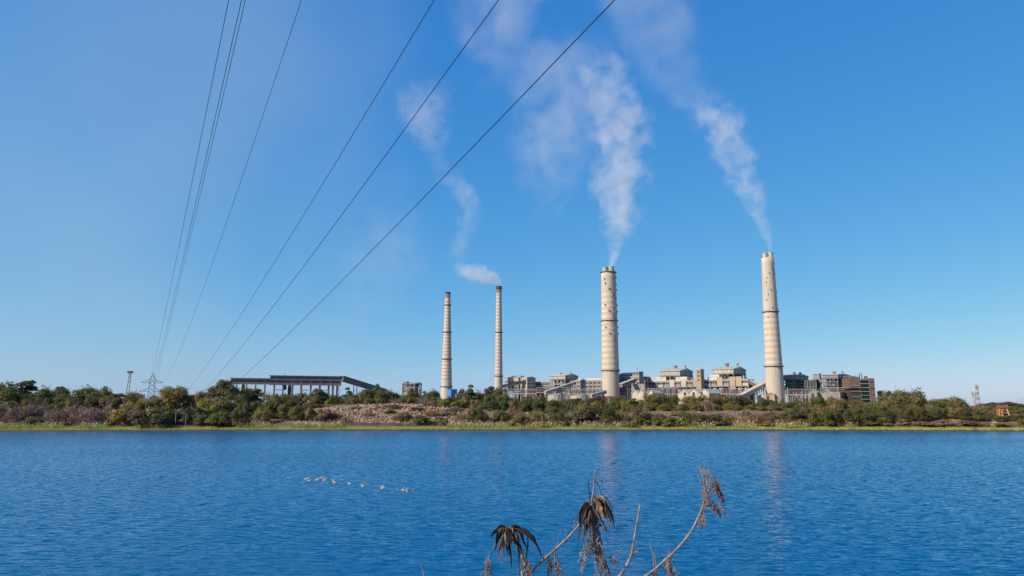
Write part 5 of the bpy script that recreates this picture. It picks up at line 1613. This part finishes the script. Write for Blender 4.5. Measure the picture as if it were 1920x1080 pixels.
for i, (px, y0, y1, s) in enumerate(((339, 766, 787, -1), (358, 775, 792, -1), (462, 778, 791, 1), (497, 779, 791, 1), (595, 781, 791, 1), (1028, 792, 797, -1), (312, 780, 793, -1), (1072, 784, 797, 1))):
    Y = 251.5 if px < 450 else 255
    X = (px - 960) / FPX * Y
    zg_ = ground(X, Y)
    root = thing('fence_post', f"{['leftmost', 'second', 'third', 'fourth', 'fifth', 'sixth', 'seventh', 'eighth'][sorted([339, 358, 462, 497, 595, 1028, 312, 1072]).index(px)]} pale cement fence post along the shore, bent at its top", 'fence post', (X, Y, zg_), 0, 'fence posts along the shore')
    zt = max(1.4, P(px, y0, Y).z - zg_)
    MB().box(-.08, .08, -.08, .08, -.4, zt - .45).build('shaft', M['post'], root)
    MB().bar((0, 0, zt - .5), (s * .5, 0, zt), .12).build('bent_top', M['post'], root)

# ------------------------------------------------------------------ water birds
def bird_mesh():
    o = MB()
    prof = [(-.30, .10, .01), (-.24, .085, .045), (-.12, .06, .105), (.02, .045, .125), (.14, .05, .105), (.21, .075, .06), (.24, .10, .02)]
    o.path([(x, 0, z) for x, z, r in prof], [r for x, z, r in prof], 10)
    o.path([(.17, 0, .07), (.23, 0, .15), (.22, 0, .23), (.25, 0, .29)], [.055, .038, .032, .034], 8)
    o.path([(.21, 0, .285), (.25, 0, .305), (.30, 0, .295), (.33, 0, .285)], [.02, .045, .04, .015], 8)
    return o.mesh('body', True)


def beak_mesh():
    return MB().path([(.315, 0, .288), (.38, 0, .272), (.43, 0, .262)], [.018, .014, .004], 6).mesh('beak', True)


def wing_mesh():
    o = MB()
    o.path([(-.32, .0, .10), (-.2, .0, .10), (0, 0, .115), (.12, 0, .10)], [.012, .05, .065, .02], 8)
    return o.mesh('wing', True)


BM, BK, BW = bird_mesh(), beak_mesh(), wing_mesh()
for me in (BM, BK, BW): me.materials.append(M['bird'])
BIRDS = [(573, 899, 'w'), (578, 898, 'o'), (579.5, 902, 'w'), (593.5, 900, 'w'), (598.5, 898.5, 'w'), (604, 896.7, 'w'), (610.4, 899, 'w'), (608, 901.8, 'o'), (624, 901.4, 'o'), (625.6, 904, 'o'), (628, 906, 'w'),
         (641, 894.4, 'w'), (642.2, 900.9, 'w'), (655, 908, 'w'), (680.8, 906.3, 'd'), (680.4, 912, 'w'), (716.4, 913, 'w'), (718, 916, 'w'), (741.8, 921.5, 'd'), (754, 918.7, 'd'), (757.3, 920.8, 'w'), (761.4, 919.4, 'd'), (764.8, 921.5, 'd'), (772, 919.4, 'd')]
ordw = ['leftmost', 'second', 'third', 'fourth', 'fifth', 'sixth', 'seventh', 'eighth', 'ninth', 'tenth', 'eleventh', 'twelfth', 'thirteenth', 'fourteenth', 'fifteenth', 'sixteenth', 'seventeenth', 'eighteenth', 'nineteenth', 'twentieth', 'twenty-first', 'twenty-second', 'twenty-third', 'rightmost']
order = sorted(range(len(BIRDS)), key=lambda i: BIRDS[i][0])
for i, (px, py, k) in enumerate(BIRDS):
    # where the ray meets the water
    d1 = P(px, py, 100.0); t = CAMH / (CAMH - d1.z)
    X, Y = d1.x * t, 100.0 * t
    cw = {'w': 'white', 'o': 'buff', 'd': 'dark-backed'}[k]
    rk = ordw[order.index(i)]
    lab = f"{cw} waterbird, rightmost of the floating flock" if rk == 'rightmost' else f"{cw} waterbird, {rk} from the left in the floating flock" if rk != 'leftmost' else f"{cw} waterbird, leftmost of the floating flock"
    root = thing('waterbird', lab, 'bird', (X, Y, 0), R.choice([0, math.pi]) + R.uniform(-.6, .6), 'flock floating on the lake')
    sc = R.uniform(.56, .74); root.scale = (sc, sc, sc)
    bm_ = {'w': 'bird', 'o': 'birdo', 'd': 'bird'}[k]; wm_ = {'w': 'bird', 'o': 'birdo', 'd': 'birdd'}[k]
    for nm, me, mt, loc in (('body', BM, bm_, (0, 0, 0)), ('beak', BK, 'beak', (0, 0, 0)), ('wing', BW, wm_, (0, .09, .02)), ('wing', BW, wm_, (0, -.09, .02))):
        o = link(nm, me, None, body_ if nm == 'beak' else root, loc)
        if nm == 'body': body_ = o
        o.material_slots[0].link = 'OBJECT'; o.material_slots[0].material = M[mt]

# ------------------------------------------------------------------ dead plants in the foreground
FD = 3.0
PXM = FD / FPX


def F(px, py, dy=0.0):
    return P(px, py, FD + dy)


def spline(pts, n=6):
    """Catmull-Rom through points"""
    pts = [Vector(p) for p in pts]
    out = []
    for i in range(len(pts) - 1):
        a, b_, c, d_ = pts[max(i - 1, 0)], pts[i], pts[i + 1], pts[min(i + 2, len(pts) - 1)]
        for k in range(n):
            t = k / n
            out.append(.5 * ((2 * b_) + (c - a) * t + (2 * a - 5 * b_ + 4 * c - d_) * t * t + (3 * b_ - a - 3 * c + d_) * t ** 3))
    out.append(pts[-1])
    return out


def stem(root, pxs, r0, r1, name='stem', dys=None, mat='drystem', foot=False):
    pts = [F(*p, (dys[i] if dys else 0)) for i, p in enumerate(pxs)]
    if foot:
        p = pts[0]; d_ = (pts[0] - pts[1]); q1 = p + d_ * 2.2; q2 = q1 + d_ * 1.2 + Vector((0, 0, -.25)); pts = [Vector((q2.x, q2.y, 5.75)), q2, q1] + pts
    sp = spline(pts, 7)
    n_ = len(sp)
    rr = [(r0 + (r1 - r0) * (i / (n_ - 1))) * PXM * .86 * (1 + .10 * math.sin(i * 1.9) + .06 * R.uniform(-1, 1) + (.35 if i % 9 == 4 else 0)) for i in range(n_)]
    sp = [p - root.location for p in sp]
    return MB().path(sp, rr, 8).build(name, M[mat], root, smooth=True)


def dead_leaf(root, a, tip, wpx, arch, mat, curl=.5, bulge=0.0):
    """long withered leaf hanging in an arc from photo point a to tip"""
    d0, d1 = R.uniform(-.03, .03), R.uniform(-.09, .06)
    A_, B_ = F(*a, d0), F(*tip, d1)
    m_ = F(a[0] + (tip[0] - a[0]) * (.55 + bulge), a[1] + (tip[1] - a[1]) * .30 - arch, (d0 + d1) * .5 + R.uniform(-.05, .03))
    n_ = 16
    vs, fs = [], []
    tw = R.uniform(-1.6, 1.6); ph = R.uniform(0, 6); wg = R.uniform(1.5, 5)
    for i in range(n_ + 1):
        t = i / n_
        p = A_ * (1 - t) ** 2 + m_ * 2 * t * (1 - t) + B_ * t * t
        tg = ((m_ - A_) * (1 - t) + (B_ - m_) * t).normalized()
        s = tg.cross(Vector((0, 1, 0)))
        s = s.normalized() if s.length > 1e-4 else Vector((1, 0, 0))
        s = (Matrix.Rotation(tw * t * 1.6 + .25 * math.sin(t * 5 + ph), 3, tg) @ s)
        nn = tg.cross(s)
        prof = max(.06, min(1, t * 4 + .35) * (1 - max(0, t - .62) / .38 * .92))
        w_ = wpx * PXM * .36 * prof * (1 + .25 * math.sin(t * 11 + ph) + .12 * math.sin(t * 23 + ph * 2))
        p = p + Vector((wg * math.sin(t * 6 + ph), 0, wg * .6 * math.cos(t * 5 + ph))) * PXM * t
        fold = nn * w_ * (.9 + curl * math.sin(t * 7 + ph) * .9)
        p = p - root.location
        vs += [p - s * w_ + fold, p - s * w_ * .5 + fold * .25, p, p + s * w_ * .5 + fold * .3, p + s * w_ + fold * 1.1]
    for i in range(n_):
        for k in range(4):
            fs.append((i * 5 + k, i * 5 + k + 1, (i + 1) * 5 + k + 1, (i + 1) * 5 + k))
    o = MB().add(vs, fs).build('leaf', M[mat], root, smooth=True)
    so = o.modifiers.new('thick', 'SOLIDIFY'); so.thickness = .0012
    return o


def seed_tassel(root, strands, name='seed_tassel', pods=True, spread=3, rad=.55, n_pod=9, mat='seed'):
    o = MB()
    for pts in strands:
        sp = spline([F(p[0], p[1], R.uniform(-.03, .03)) - root.location for p in pts], 5)
        o.path(sp, rad * PXM, 4)
        if pods:
            for k in range(n_pod):
                p = sp[min(len(sp) - 1, int((.2 + .8 * k / n_pod) * (len(sp) - 1)))]
                a = R.uniform(0, 6.28); l_ = R.uniform(3, 8) * PXM
                e = p + Vector((math.cos(a) * l_ * .8, math.sin(a) * l_ * .8, -l_ * R.uniform(.4, 1)))
                o.path([p, p.lerp(e, .6) + Vector((0, 0, .001)), e], [.35 * PXM, R.uniform(.6, 1.5) * PXM, .3 * PXM], 4)
    return tag(o.build(name, M[mat], root), kind='stuff')


def hang(x0, y0, x1, y1, n, sx):
    out = []
    for k in range(n):
        a = x0 + R.uniform(-sx, sx) * .4; b_ = x1 + R.uniform(-sx, sx)
        yy = y0 + R.uniform(-4, 8); ye = y0 + (y1 - y0) * R.uniform(.6, 1.0)
        out.append([(a, yy), (a + (b_ - a) * .25 + R.uniform(-3, 3), yy + (ye - yy) * .35), (a + (b_ - a) * .6 + R.uniform(-4, 4), yy + (ye - yy) * .7), (b_, ye)])
    return out


pa = F(985, 1080)
plantA = thing('dead_plant', 'withered plant with dark drooping leaves, closest to the camera', 'dead plant', (pa.x, pa.y, 5.75))
stem(plantA, [(980, 1086), (1012, 1056), (1040, 1031), (1064, 1009), (1086, 984), (1102, 959), (1109, 942), (1113, 915), (1116.5, 881)], 3.9, 1.2, foot=True)
stem(plantA, [(978, 1088), (982, 1062), (978, 1040), (962, 1008), (953, 990)], 3.4, 2.4, 'side_stem')
stem(plantA, [(983, 1075), (987, 1040), (990, 1018), (988.5, 1002)], 2.0, .9, 'twig', mat='dryleafd')
stem(plantA, [(1116, 882), (1124, 893), (1129, 906)], 1.0, .7, 'twig'); stem(plantA, [(1127, 900), (1129, 904), (1130.5, 908)], 1.6, .5, 'seed_pod', mat='dryleafd')
stem(plantA, [(1114, 898), (1123, 912), (1128, 930)], 1.1, .6, 'twig', mat='dryleafd')
stem(plantA, [(1107, 945), (1104.5, 922), (1103, 900)], 1.4, .8, 'twig', mat='dryleafd')
stem(plantA, [(1112, 930), (1106, 924), (1104, 918)], 1.2, .7, 'twig', mat='dryleafd')
for (a, tip, w_, arch, mt) in [((949, 988), (920, 1009), 9, 12, 'dryleafd'), ((950, 990), (923, 1037), 13, 14, 'dryleafd'), ((951, 988), (943, 1055), 8, 4, 'dryleaf'), ((948, 990), (934, 1050), 7, 8, 'dryleaf'),
                               ((952, 989), (953, 1045), 13, 2, 'dryleafd'), ((954, 990), (959, 1066), 12, 3, 'dryleafd'), ((957, 989), (980, 1072), 13, 8, 'dryleafd'), ((958, 988), (973, 1046), 10, 8, 'dryleafd'),
                               ((960, 988), (982, 1050), 11, 12, 'dryleafd'), ((960, 987), (1011, 1049), 15, 20, 'dryleafd'), ((961, 988), (991, 1038), 13, 16, 'dryleafd'), ((951, 990), (946, 1023), 14, 1, 'dryleaf'),
                               ((955, 990), (954, 1024), 13, 1, 'dryleaf'), ((957, 990), (963, 1018), 12, 2, 'dryleaf'), ((953, 992), (941, 1038), 10, 3, 'dryleaf'), ((956, 989), (968, 1030), 9, 3, 'dryleaf'), ((946, 991), (929, 1030), 6, 8, 'dryleafd')]:
    dead_leaf(plantA, a, tip, w_, arch, mt)
for (a, tip, w_, arch, mt) in [((1103, 946), (1078, 982), 9, 26, 'dryleafd'), ((1102, 946), (1081, 1025), 12, 22, 'dryleafd'), ((1103, 948), (1090, 990), 11, 16, 'dryleafd'), ((1104, 947), (1097, 1015), 11, 10, 'dryleafd'),
                               ((1105, 948), (1104, 1008), 12, 4, 'dryleafd'), ((1106, 950), (1113, 1020), 11, 2, 'dryleafd'), ((1104, 949), (1084, 998), 8, 18, 'dryleaf'), ((1106, 950), (1101, 996), 8, 3, 'dryleaf')]:
    dead_leaf(plantA, a, tip, w_, arch, mt)
for (a, tip, w_, arch, mt) in [((1116, 930), (1155, 988), 12, 14, 'dryleafd'), ((1117, 931), (1141, 991), 13, 12, 'dryleaf'), ((1118, 931), (1147, 981), 17, 14, 'dryleaf'), ((1116, 933), (1133, 980), 13, 6, 'dryleaf'), ((1114, 934), (1124, 976), 11, 3, 'dryleaf'),
                               ((1122, 930), (1159, 981), 4, 16, 'dryleafd'), ((1118, 932), (1130, 972), 14, 6, 'dryleafd'), ((1113, 940), (1120, 985), 9, 1, 'dryleafd'), ((1115, 945), (1138, 1003), 7, 2, 'dryleaf'), ((1124, 984), (1138, 1004), 8, 3, 'dryleaf')]:
    dead_leaf(plantA, a, tip, w_, arch, mt)
for cx_, cy_, n_, sx_, ln in ((953, 989, 14, 34, 50), (1103, 947, 8, 20, 60), (1117, 932, 10, 26, 48)):
    for k in range(n_):
        dx_ = R.uniform(-1, 1) * sx_
        dead_leaf(plantA, (cx_ + R.uniform(-4, 4), cy_ + R.uniform(-2, 5)), (cx_ + dx_ + (8 if cx_ > 1110 else 0), cy_ + ln * R.uniform(.45, 1.1)), R.uniform(3, 8), abs(dx_) * R.uniform(.2, .6), R.choice(['dryleaf', 'dryleafd', 'dryleafd']), curl=.9)
for cx_, cy_, dx_, n_ in ((953, 992, 30, 12), (1103, 950, 18, 8), (1120, 936, 28, 12), (985, 1050, 16, 6)):
    seed_tassel(plantA, [[(cx_ + R.uniform(-5, 5), cy_ + R.uniform(-3, 6)), (cx_ + q * .6, cy_ + R.uniform(-2, 14)), (cx_ + q, cy_ + R.uniform(20, 36)), (cx_ + q * R.uniform(.8, 1.15), cy_ + R.uniform(40, 72))] for q in [R.uniform(-dx_, dx_) for _ in range(n_)]], name='leaf_fibres', rad=.32, n_pod=2, mat='dryleaf')
for k_ in range(9):      # short broken side twigs
    q = R.uniform(0, 1); bx, by = 1012 + q * 90, 1056 - q * 97
    stem(plantA, [(bx, by), (bx + R.uniform(-3, 3), by - R.uniform(2, 6)), (bx + R.uniform(-7, 5), by - R.uniform(5, 12))], .7, .3, 'twig')
seed_tassel(plantA, hang(1110, 950, 1122, 1030, 9, 10), rad=.6)
seed_tassel(plantA, hang(1116, 985, 1136, 1100, 16, 16), rad=.7, n_pod=12)
seed_tassel(plantA, hang(1098, 1015, 1090, 1078, 5, 6))
seed_tassel(plantA, hang(1104, 1005, 1107, 1047, 4, 5))
seed_tassel(plantA, hang(1042, 1036, 1048, 1095, 7, 9), n_pod=11)
seed_tassel(plantA, hang(1032, 1046, 1030, 1085, 4, 5), mat='dryleafd')
seed_tassel(plantA, hang(988, 1046, 994, 1090, 6, 6))
seed_tassel(plantA, hang(1148, 1035, 1152, 1060, 3, 6), rad=.5)

pb = F(1158, 1085)
plantB = thing('dead_stalk', 'bare upright dry stalk between the two leaning dead branches', 'dead stalk', (pb.x, pb.y, 5.75))
stem(plantB, [(1157, 1088), (1175, 1060), (1184, 1040), (1187.5, 1020), (1194, 984), (1200, 948)], 3.7, 1.8, foot=True)
stem(plantB, [(1186, 1038), (1191, 1036.5), (1197, 1036)], 2.6, 1.8, 'stub')
stem(plantB, [(1200, 949), (1198, 945), (1195, 943)], 1.2, .5, 'twig'); stem(plantB, [(1200, 950), (1206, 949), (1212, 950)], .8, .4, 'twig')

pc_ = F(1207, 1085)
plantC = thing('dead_branch', 'long leaning dead branch ending in a tangle of twigs', 'dead branch', (pc_.x, pc_.y, 5.75))
stem(plantC, [(1204, 1087), (1235, 1061), (1266, 1033), (1292, 1002), (1308, 973), (1318, 948), (1321, 925), (1319, 899), (1311, 874)], 3.8, 1.2, foot=True)
for pts, r0, r1 in (([(1321, 922), (1335, 940), (1352, 957)], 1.6, .9), ([(1311, 876), (1328, 891), (1343, 925), (1353, 956)], 1.3, .8), ([(1325, 930), (1331, 908), (1329, 880)], 1.4, .8), ([(1313, 880), (1335, 903), (1350, 932)], 1.0, .6),
                    ([(1321, 935), (1335, 955), (1352, 970), (1357, 971)], 1.2, .7), ([(1316, 952), (1310, 945)], 1.3, .8), ([(1318, 905), (1311, 898), (1309, 889)], .9, .5), ([(1330, 882), (1345, 895), (1353, 907)], .9, .5), ([(1227, 1063), (1225, 1045), (1219, 1016)], 1.8, .8), ([(1229, 1066), (1229, 1045), (1226, 1035)], 1.1, .6), ([(1252, 1046), (1255, 1035), (1254, 1023)], 1.2, .6)):
    stem(plantC, pts, r0, r1, 'twig', mat='drystem' if R.random() < .6 else 'seed')
seed_tassel(plantC, hang(1341, 893, 1354, 948, 9, 6), rad=.45, n_pod=8, mat='dryrust')
for k_ in range(12):
    q = R.uniform(.1, 1); bx, by = 1215 + q * 95, 1078 - q * 105 - 12 * math.sin(q * 3.14) * -1
    stem(plantC, [(bx, by), (bx + R.uniform(-2, 5), by + R.uniform(-6, 3)), (bx + R.uniform(-6, 9), by + R.uniform(-11, 6))], .6, .25, 'twig')
seed_tassel(plantC, [[(1316 + R.uniform(-3, 5), 930 + R.uniform(-40, 30)), (1322 + R.uniform(-6, 14), 935 + R.uniform(-35, 25)), (1335 + R.uniform(-14, 16), 945 + R.uniform(-40, 22))] for _ in range(16)], name='fine_twigs', rad=.3, n_pod=2)
seed_tassel(plantC, hang(1318, 955, 1318, 995, 9, 9), rad=.45, n_pod=5)
seed_tassel(plantC, hang(1322, 930, 1350, 970, 8, 12), rad=.45, n_pod=4)
seed_tassel(plantC, hang(1326, 885, 1332, 930, 6, 9), rad=.45, n_pod=4)
seed_tassel(plantC, hang(1253, 1043, 1258, 1095, 14, 18), rad=.6, n_pod=6)
seed_tassel(plantC, hang(1228, 1066, 1233, 1095, 6, 8), rad=.6, n_pod=5)
seed_tassel(plantC, hang(1346, 945, 1356, 972, 6, 9), rad=.4, n_pod=4)
for k, (px, py, lab) in enumerate(((912, 1035, 'small dry seed spray left of the drooping leaves'), (790, 1058, 'single dry twig tip at the bottom edge, far left of the dead plants'))):
    p_ = F(px, 1085)
    root = thing('dry_sprig', lab, 'dry sprig', (p_.x, p_.y, 5.75))
    if k == 0:
        stem(root, [(909, 1090), (915, 1060), (918, 1033)], 1.6, .6, foot=True)
        seed_tassel(root, hang(916, 1048, 914, 1090, 9, 12), rad=.45, n_pod=5)
    else:
        stem(root, [(797, 1090), (793, 1070), (788, 1056)], 1.6, .8, foot=True)

# ------------------------------------------------------------------ smoke
def smoke(name, label, pts, Y, dens, axis='z', scale=None, soft=1.5, amp=3.0, col=(.99, .985, .985), seed=0.0, step=.35, kind=None, ystretch=1.0, cat='smoke'):
    """volume plume along photo points (px, py, radius px, strength); slices are round, density from drifting noise"""
    C_ = [P(p[0], p[1], Y) for p in pts]
    rad = [p[2] / FPX * Y for p in pts]
    org = C_[0].copy()
    C_ = [c - org for c in C_]
    ai, bi = (2, 0) if axis == 'z' else (0, 2)      # running axis, sideways axis
    A_ = np.array([c[ai] for c in C_]); S_ = np.array([c[bi] for c in C_]); Rd = np.array(rad); St = np.array([p[3] for p in pts], float)
    o_ = np.argsort(A_); A_, S_, Rd, St = A_[o_], S_[o_], Rd[o_], St[o_]
    a0, a1 = A_[0], A_[-1]
    tt = (A_ - a0) / (a1 - a0)
    smin, smax = S_.min() - 1, S_.max() + 1
    rmax = Rd.max() * 1.02
    m = bpy.data.materials.new(name + '_volume'); m.use_nodes = True
    n, l = m.node_tree.nodes, m.node_tree.links
    n.clear()
    out = n.new('ShaderNodeOutputMaterial')
    pv = n.new('ShaderNodeVolumePrincipled')
    pv.inputs['Color'].default_value = (*col, 1)
    pv.inputs['Anisotropy'].default_value = -0.3
    l.new(pv.outputs[0], out.inputs['Volume'])
    tc = n.new('ShaderNodeTexCoord')

    def mm(op, a, b=None, c=None, clamp=False):
        x = n.new('ShaderNodeMath'); x.operation = op; x.use_clamp = clamp
        for i, q in enumerate((a, b, c)):
            if q is None: continue
            if isinstance(q, (int, float)): x.inputs[i].default_value = float(q)
            else: l.new(q, x.inputs[i])
        return x.outputs[0]
    sc = scale or 1.3 / float(np.median(Rd))
    mp = n.new('ShaderNodeMapping'); mp.inputs['Location'].default_value = (seed, seed * .7, seed * 1.3)
    mp.inputs['Scale'].default_value = (sc, sc, sc)
    l.new(tc.outputs['Object'], mp.inputs['Vector'])
    wz_ = n.new('ShaderNodeTexNoise'); wz_.inputs['Scale'].default_value = .8; wz_.inputs['Detail'].default_value = 1
    l.new(mp.outputs[0], wz_.inputs['Vector'])
    nz = n.new('ShaderNodeTexNoise'); nz.inputs['Scale'].default_value = 1.25; nz.inputs['Detail'].default_value = 4; nz.inputs['Roughness'].default_value = .58
    nz.inputs['Distortion'].default_value = .6
    l.new(mp.outputs[0], nz.inputs['Vector'])
    sep = n.new('ShaderNodeSeparateXYZ'); l.new(tc.outputs['Object'], sep.inputs[0])
    ax = sep.outputs['Z' if axis == 'z' else 'X']; sd = sep.outputs['X' if axis == 'z' else 'Z']; dp = sep.outputs['Y']
    t = mm('DIVIDE', mm('SUBTRACT', ax, a0), a1 - a0, clamp=True)

    def curve(vals):
        fc = n.new('ShaderNodeFloatCurve')
        c = fc.mapping.curves[0]
        while len(c.points) > 2: c.points.remove(c.points[-1])
        c.points[0].location = (float(tt[0]), float(vals[0])); c.points[1].location = (float(tt[-1]), float(vals[-1]))
        for a_, v_ in zip(tt[1:-1], vals[1:-1]): c.points.new(float(a_), float(v_))
        fc.mapping.update()
        l.new(t, fc.inputs['Value'])
        return fc.outputs[0]
    cx = mm('MULTIPLY_ADD', curve((S_ - smin) / (smax - smin)), smax - smin, smin)
    rr = mm('MULTIPLY', curve(Rd / rmax), rmax)
    dstr = curve(np.clip(St / max(St), 0, 1))
    sepw = n.new('ShaderNodeSeparateColor'); l.new(wz_.outputs['Color'], sepw.inputs[0])
    dx = mm('SUBTRACT', sd, cx)
    dxw = mm('MULTIPLY_ADD', mm('MULTIPLY', mm('SUBTRACT', sepw.outputs[0], .5), rr), 1.7, dx)
    dyw = mm('DIVIDE', dp, ystretch)
    dyv = mm('MULTIPLY_ADD', mm('MULTIPLY', mm('SUBTRACT', sepw.outputs[1], .5), rr), 1.2, dyw)
    r0 = mm('DIVIDE', mm('SQRT', mm('ADD', mm('MULTIPLY', dx, dx), mm('MULTIPLY', dyw, dyw))), rr)
    rw = mm('DIVIDE', mm('SQRT', mm('ADD', mm('MULTIPLY', dxw, dxw), mm('MULTIPLY', dyv, dyv))), rr)
    f = mm('SUBTRACT', .82, rw)
    edge = mm('MULTIPLY', mm('SUBTRACT', 1.0, r0), 3.0, clamp=True)
    body = mm('MULTIPLY_ADD', mm('SUBTRACT', nz.outputs['Fac'], .5), amp, mm('MULTIPLY', f, soft))
    body = mm('MINIMUM', mm('MAXIMUM', body, 0.0), 1.0)
    dd = mm('MULTIPLY', mm('MULTIPLY', body, edge), mm('MULTIPLY', dstr, dens * float(max(St))))
    # ends fade out
    endf = mm('MINIMUM', mm('MULTIPLY', mm('SUBTRACT', 1.0, t), 9.0, clamp=True), mm('MULTIPLY', t, 60.0, clamp=True) if axis == 'z' else mm('MULTIPLY', t, 9.0, clamp=True))
    if axis == 'x':
        endf = mm('MINIMUM', mm('MULTIPLY', t, 6.0, clamp=True), mm('MULTIPLY', mm('SUBTRACT', 1.0, t), 40.0, clamp=True))
    dd = mm('MULTIPLY', dd, endf)
    l.new(dd, pv.inputs['Density'])
    # hull: round slices along the running axis
    NR, NS = 26, 20
    vs, fs = [], []
    for i in range(NR + 1):
        q = i / NR
        s_, r_ = float(np.interp(q, tt, S_)), float(np.interp(q, tt, Rd)) * 1.03
        av = a0 + (a1 - a0) * q
        for k in range(NS):
            a = 2 * math.pi * k / NS
            side, dep = s_ + r_ * math.cos(a), r_ * math.sin(a) * ystretch
            vs.append((side, dep, av) if axis == 'z' else (av, dep, side))
    for i in range(NR):
        for k in range(NS):
            k2 = (k + 1) % NS
            fs.append((i * NS + k, i * NS + k2, (i + 1) * NS + k2, (i + 1) * NS + k))
    fs.append(tuple(reversed(range(NS)))); fs.append(tuple(NR * NS + k for k in range(NS)))
    if axis == 'x': fs = [tuple(reversed(f_)) for f_ in fs]
    o = MB().add(vs, fs).build(name, m, None, org)
    try:
        m.cycles.volume_step_rate = step
    except Exception:
        pass
    tag(o, label, cat, kind=kind)
    return o


smoke('smoke_plume', 'thick pale smoke column rising from the broad middle chimney', [(1146, 509, 7, 5.0), (1147, 498, 8, 4.2), (1150, 478, 15, 1.9), (1158, 440, 36, .95), (1160, 395, 58, .8), (1163, 340, 70, .75), (1168, 280, 74, .7), (1158, 215, 76, .55), (1138, 150, 74, .42), (1115, 105, 66, .28), (1085, 60, 56, .15)], 972, .021, seed=3.1, amp=4.2, soft=1.1)
smoke('smoke_plume', 'ragged smoke column leaning left from the far right chimney', [(1448, 482, 6, 5.0), (1446, 470, 7, 4.0), (1438, 440, 16, 1.25), (1424, 400, 27, .8), (1400, 350, 42, .8), (1384, 310, 50, .85), (1368, 265, 54, .85), (1350, 230, 66, .7), (1318, 195, 74, .3), (1285, 160, 66, .16)], 875, .0185, seed=9.4, amp=3.8, soft=1.2)
smoke('smoke_puff', 'small bright white puff blowing left from the slim chimney', [(940.5, 535, 6, 2.8), (934, 526, 14, 2.4), (918, 519, 22, 1.9), (900, 515, 25, 1.3), (878, 512, 24, .9), (852, 508, 22, .6)], 1150, .030, axis='x', seed=5.2, amp=3.2)
smoke('smoke_wisp', 'thin smoke wisp curling upward above the two banded chimneys', [(868, 514, 18, .7), (860, 488, 24, .7), (862, 462, 27, .65), (874, 425, 29, .75), (882, 392, 30, .85), (868, 362, 36, .95), (846, 338, 38, .7), (826, 305, 36, .3), (810, 270, 46, .45), (795, 230, 64, .75), (796, 185, 72, .55), (815, 145, 56, .2)], 1130, .0105, seed=12.7, amp=3.8, soft=1.2)

# thinning smoke carried off by the wind
smoke('drifting_smoke', 'faint smoke veil hanging left of the thick column', [(1005, 420, 40, .2), (1030, 350, 84, .6), (1045, 290, 108, .8), (1045, 230, 118, .9), (1040, 170, 124, .8), (1055, 115, 110, .6), (1080, 60, 80, .3)], 1000, .0056, seed=21.3, amp=3.8, soft=1.2, kind='stuff', step=.9)
smoke('drifting_smoke', 'faint smoke trail from the far right chimney passing the top edge', [(1300, 205, 50, .3), (1265, 150, 76, .55), (1235, 90, 108, .7), (1220, 30, 128, .8), (1205, -40, 134, .7), (1190, -130, 120, .5)], 900, .0042, seed=31.9, amp=3.8, soft=1.2, kind='stuff', step=.9)
smoke('drifting_smoke', 'faint smoke patch at the top edge between the power lines', [(915, 170, 50, .2), (930, 105, 92, .7), (940, 40, 120, .9), (950, -40, 130, .9), (960, -120, 100, .4)], 1000, .0038, seed=44.2, amp=3.6, soft=1.2, kind='stuff', step=.9)
smoke('drifting_smoke', 'faint smoke patch low in the sky left of the banded chimneys', [(680, 620, 80, .2), (700, 540, 120, .6), (715, 480, 130, .8), (725, 420, 110, .5), (740, 370, 80, .35), (755, 300, 66, .3)], 1150, .0020, seed=51.7, amp=3.2, soft=1.3, kind='stuff', step=.9)
smoke('drifting_smoke', 'broad thin smoke haze filling the left of the sky', [(240, 760, 520, 2.0), (245, 690, 540, 1.8), (250, 620, 550, 1.4), (260, 520, 560, 1.1), (280, 380, 560, 1), (320, 220, 560, .85), (380, 60, 540, .8), (430, -120, 480, .6), (480, -300, 360, .3)], 1500, .00062, seed=63.0, amp=1.6, soft=1.9, kind='stuff', step=1.6, col=(.74, .93, 1.0))
